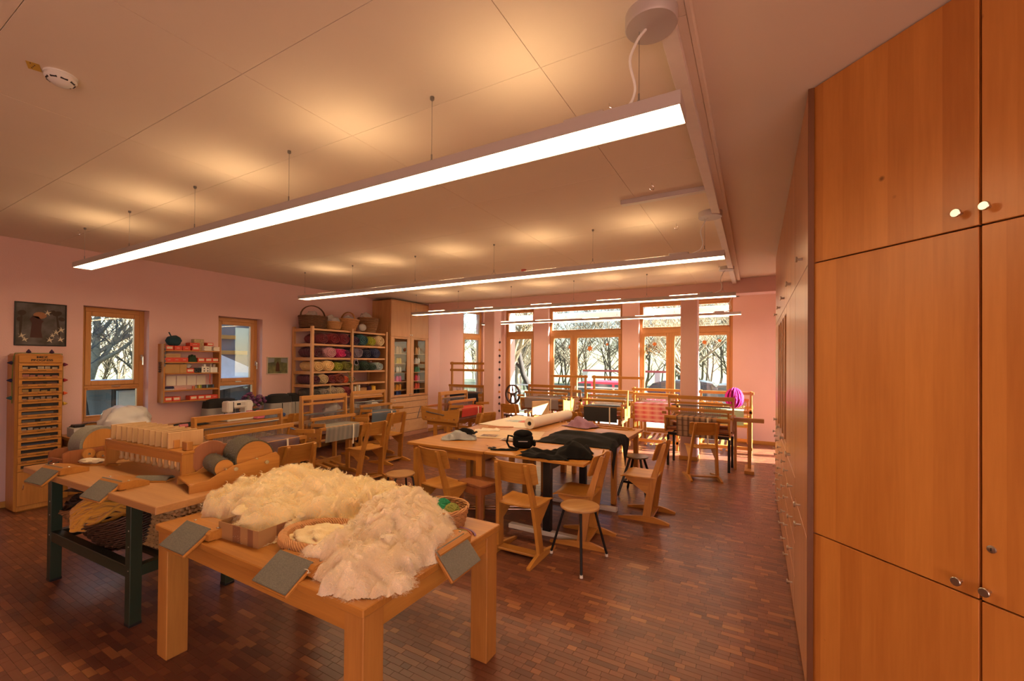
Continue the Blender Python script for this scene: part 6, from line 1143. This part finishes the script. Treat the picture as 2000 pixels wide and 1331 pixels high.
table_loom('loom with grey banded cloth, left of the chair facing it', (-5.52, 4.24, 0), R(0), .72, cst('grey weave', [(.24, .22, .19), (.38, .33, .26), (.22, .21, .19), (.32, .29, .24), (.24, .22, .19)], 1, .16), .55, .72, 1.15, .42, .19)
table_loom('loom with plain blue-grey cloth in front of the yarn rack', (-6.02, 5.55, 0), R(-4), .66, mat('blue grey weave', (.10, .14, .19), .9, var=.1), .56, .76, 1.12, .42, .22)
table_loom('loom with bright red cloth beside the thread cupboard', (-4.74, 6.36, 0), R(-2), .72, mat('red weave', (.45, .035, .02), .9, var=.12), .62, .84, 1.12, .42, .13, wp=mat('red warp', (.5, .06, .03), .8))
table_loom('loom with lavender cloth behind the left column, next to the spinning wheel', (-4.0, 8.95, 0), R(-90), 1.0, cst('lavender weave', [(.27, .22, .24), (.33, .27, .29), (.25, .2, .24)], 0, .3), .60, .86, 1.14, .45, .2)
table_loom('loom with black cloth in the middle, before the widest window', (-2.52, 8.35, 0), R(-88), .78, cst('black weave', [(.02, .02, .022), (.05, .05, .055), (.02, .02, .022)], 0, .2), .60, .82, 1.12, .46, .26)
SUNP = mat('bare plywood', (.72, .50, .28), .6)
t = thing('plywood_stand', 'pale sunlit plywood panel on a slim stand between the lavender and the black loom', 'panel stand', (-3.78, 8.02, 0), R(50)); MB().box(-.17, .17, .016, .045, .0, .62, .004).ob('upright', loomZ, t); MB().box(-.2, .2, -.15, .2, 0, .03, .004).ob('foot', loomX, t); MB().box(-.19, .19, -.012, .015, .60, .88, .004).ob('panel', SUNP, t)
def floor_loom(lb, loc, rz, W_, Dp, H_, cloth, zb=.80, hang=.3, top=True, low=.12, zc=None, wp=None, cw=.75):
    """big four-post floor loom, weaver at +x"""
    t_ = thing('floor_loom', lb, 'loom', loc, rz, 'big floor looms'); h = W_/2; d = Dp/2; zc = zc or H_
    for sx, hh in ((-1, zb+.06), (1, zb+.06)):
        for sy in (-1, 1): MB().cb(sx*d, sy*h, hh/2, .05, .045, hh, .004).ob('post', loomZ, t_)
    for sy in (-1, 1):
        MB().cb(0, sy*h, H_/2, .055, .04, H_, .004).ob('castle_post', loomZ, t_)
        for z in (low, zb-.05): MB().box(-d, d, sy*h-.016, sy*h+.016, z, z+.06, .003).ob('side_rail', loomX, t_)
        MB().beam((.06, sy*(h-.05), low+.05), (.20, sy*(h-.05), zb+.2), .022, .035).ob('beater_side', loomZ, t_)
    for z in ([H_-.04, H_-.20] if top else [H_-.04]): MB().beam((0, -h-.05, z), (0, h+.05, z), .045, .055).ob('top_beam', loomY, t_)
    for x, z in ((-d, low+.03), (d, low+.03), (-d, zb), (d, zb)): MB().beam((x, -h-.03, z), (x, h+.03, z), .05, .055).ob('cross_beam', loomY, t_)
    MB().beam((.21, -h+.03, zb+.2), (.21, h-.03, zb+.2), .04, .05).ob('beater_cap', loomY, t_)
    for k in range(4):
        x = -.05+.035*k; b_ = MB(); b_.beam((x, -h+.05, zb+.15), (x, h-.05, zb+.15), .01, .018).beam((x, -h+.05, zb-.12), (x, h-.05, zb-.12), .01, .018); b_.ob('shaft_bar', loomY, t_); wires('heddles', x, -h*cw, h*cw, zb-.115, zb+.145, 22, .0013, wire, t_)
    wires('reed', .188, -h*cw-.03, h*cw+.03, zb-.03, zb+.18, 56, .0022, reedm, t_)
    for x, z in ((d-.10, zb-.25), (-d+.1, zb-.2)): b_ = MB(); b_.cyl((x, -h, z), (x, h, z), .045, 14); b_.ob('roller', loomY, t_, True)
    c0, c1 = -h*cw, h*cw
    threads(-d, .18, c0, c1, zb+.035, wp or warpm, t_)
    def cl(u, v):
        y = c0+v*(c1-c0); L1 = d-.19; s_ = u*(L1+.05+hang)
        if s_ < L1: return (.19+s_, y, zb+.036)
        s_ -= L1
        if s_ < .05: a = s_/.05*1.5; return (d+.03*math.sin(a), y, zb+.006+.03*math.cos(a))
        s_ -= .05; return (d+.03-.22*s_, y, zb+.006-s_)
    MB().sheet(cl, 22, 4, .004).ob('woven_cloth', cloth, t_, True)
    for k in range(4): MB().beam((.32, -.16+.105*k, .05), (-d+.06, -.16+.105*k, low+.05), .05, .022).ob('treadle', loomX, t_)
    return t_
floor_loom('tall loom with high uprights by the slanting wall, behind the red-cloth loom', (-5.93, 8.62, 0), R(-82), .98, .62, 1.66, mat('navy weave', (.02, .022, .04), .9), .90, .22)
floor_loom('floor loom with pink check cloth just left of the right column', (-1.74, 9.25, 0), R(-90), .92, .9, 1.16, stripe('pink check', [(.52, .09, .14), (.62, .30, .30), (.5, .08, .13)], 1, .16, .8, (.66, .42, .40), 2, .09, .4), .84, .34, wp=mat('rose warp', (.6, .3, .3), .8))
floor_loom('floor loom with a high frame behind the black-cloth loom', (-2.64, 9.55, 0), R(-90), 1.06, .7, 1.38, mat('grey brown weave', (.25, .22, .2), .9), .84, .2, top=False); floor_loom('floor loom with a high thin frame behind the lavender loom', (-3.9, 9.85, 0), R(-90), .84, .6, 1.37, mat('blue pale weave', (.35, .38, .42), .9), .80, .2, top=False)
floor_loom('floor loom at the far right by the window, with magenta yarn on it', (-.50, 9.38, 0), R(-90), .86, .95, 1.15, mat('pale green weave', (.35, .48, .28), .9), .80, .25, top=False, wp=mat('golden warp', (.55, .32, .10), .8))
# checked-cloth loom on a black steel frame
t = table_loom('wide loom with checked brown cloth on a black steel frame, before the right column', (-.78, 7.72, 0), R(-94), .94, stripe('check weave', [(.42, .26, .17), (.48, .30, .20), (.10, .05, .04), (.45, .28, .18)], 1, .085, .8, (.12, .06, .04), 2, .085, .15), .56, .80, 1.12, .34, .30, cw=.62, stand=False)
t = thing('steel_stand', 'black steel frame stand under the checked-cloth loom', 'stand', (-.78, 7.72, 0), R(-94))
for sx in (-.2, .2): MB().box(sx-.02, sx+.02, -.45, .45, .50, .545, .003).ob('long_rail', blackM, t)
for sx in (-.2, .2):
    for sy in (-.45, .45): MB().box(sx-.018, sx+.018, sy-.018, sy+.018, .0, .50, .003).ob('leg', blackM, t)
t = thing('loom_arm', 'long wooden beam jutting out right of the checked-cloth loom', 'beam', (-.12, 7.78, 0), R(0)); MB().box(-.24, .24, -.04, .04, .76, .82, .004).ob('arm', loomX, t); MB().box(.02, .07, -.03, .03, .05, .76, .004).ob('post', loomZ, t); MB().box(-.02, .11, -.25, .25, 0, .05, .004).ob('foot', loomX, t); MB().box(-.17, -.13, -.03, .03, 0, .76, .004).ob('post', loomZ, t)
b = MB().blob((0, 0, .15), .13, .13, .16, .2, 2, 12, 3, 0); rr = random.Random(4); mg = mat('magenta yarn', (.42, .012, .20), .9, var=.3)
for k in range(26):
    a = rr.uniform(0, 6.28); ph = rr.uniform(-.5, .5); b.tube([(.145*math.cos(s)*math.cos(a)-.04*math.sin(a)*ph, .145*math.cos(s)*math.sin(a)+.04*math.cos(a)*ph, .155+.165*math.sin(s)+ph*.03) for s in [i*.42 for i in range(16)]], .012, 5)
tag(place(b.ob('yarn_bundle', mg, None, True, 80), (-.33, 8.86, .90)), 'magenta yarn bundle lying on the far right loom', 'yarn bundle')
b = MB(); 
for k in range(22): x = -.2+.4*k/21; b.tube([(x, -.1, 0), (x+.01, -.03, .05+.02*rr.random()), (x-.01, .05, .06+.02*rr.random()), (x, .12, .0)], .011, 5)
tag(place(b.ob('yarn_bundle', mat('golden yarn', (.62, .30, .05), .9, var=.3), None, True, 80), (-.72, 8.85, .885)), 'golden yellow yarn spread on the far right loom', 'yarn bundle')
# spinning wheel
t = thing('spinning_wheel', 'dark spinning wheel between the left column and the lavender loom', 'spinning wheel', (-5.0, 9.05, 0), R(-15)); b = MB(); b.m = Matrix.Translation((0, 0, .90)) @ Matrix.Rotation(R(90), 4, 'X'); b.lathe([(.20, -.02), (.235, -.022), (.235, .022), (.20, .02), (.20, -.02)], 40); b.ob('wheel_rim', darkW, t, True)
for k in range(5): a = k*2*math.pi/5+.4; MB().tube([(.03*math.cos(a), 0, .90+.03*math.sin(a)), (.1*math.cos(a), 0, .90+.1*math.sin(a)), (.205*math.cos(a), 0, .90+.205*math.sin(a))], [.011, .019, .011], 8).ob('spoke', darkW, t, True)
MB().cyl((0, -.06, .90), (0, .06, .90), .035, 12).ob('hub', darkW, t, True)
for s_ in (-1, 1): MB().beam((.0, s_*.06, .90), (.02, s_*.07, .42), .025, .03).ob('upright', darkW, t)
MB().box(-.28, .28, -.09, .09, .38, .42, .006).ob('table', darkW, t); [MB().cyl((x, y, .39), (x*1.25, y*1.8, 0), .018, 8).ob('leg', darkW, t, True) for x, y in ((-.24, .05), (-.24, -.05), (.24, 0))]
# bead string on the left column
t = thing('bead_string', 'string of dark and orange beads hanging beside the left column', 'bead string', (-4.925, 8.30, 0)); MB().cyl((0, 0, .50), (0, 0, 2.2), .0015, 4).ob('string', black, t); bm1 = MB().blob((0, 0, 0), .022, .022, .024, .25, 2, 7, 1)
for k, z in enumerate((2.1, 1.93, 1.80, 1.66, 1.50, 1.32, 1.15, 1.0, .88, .74, .58)): q = MB().blob((0, 0, z), .024, .024, .026, .3, 2, 7, k); q.ob('bead', mat('bead orange', (.65, .25, .04), .6) if k in (1, 7) else mat('bead dark', (.03, .012, .02), .6), t, True)
# small floor things
t = thing('metal_rails', 'pair of silver rails with blue end lying on the floor behind the front table', 'rails', (-2.45, 4.25, .0), R(30))
for y in (-.04, .05): r_ = MB().cyl((-.5, y, .03), (.5, y, .03), .015, 10).ob('rail', chrome, t, True); MB().cyl((-.6, y, .03), (-.5, y, .03), .018, 10).ob('end_cap', mat('blue plastic', (.02, .04, .2), .4), r_, True)
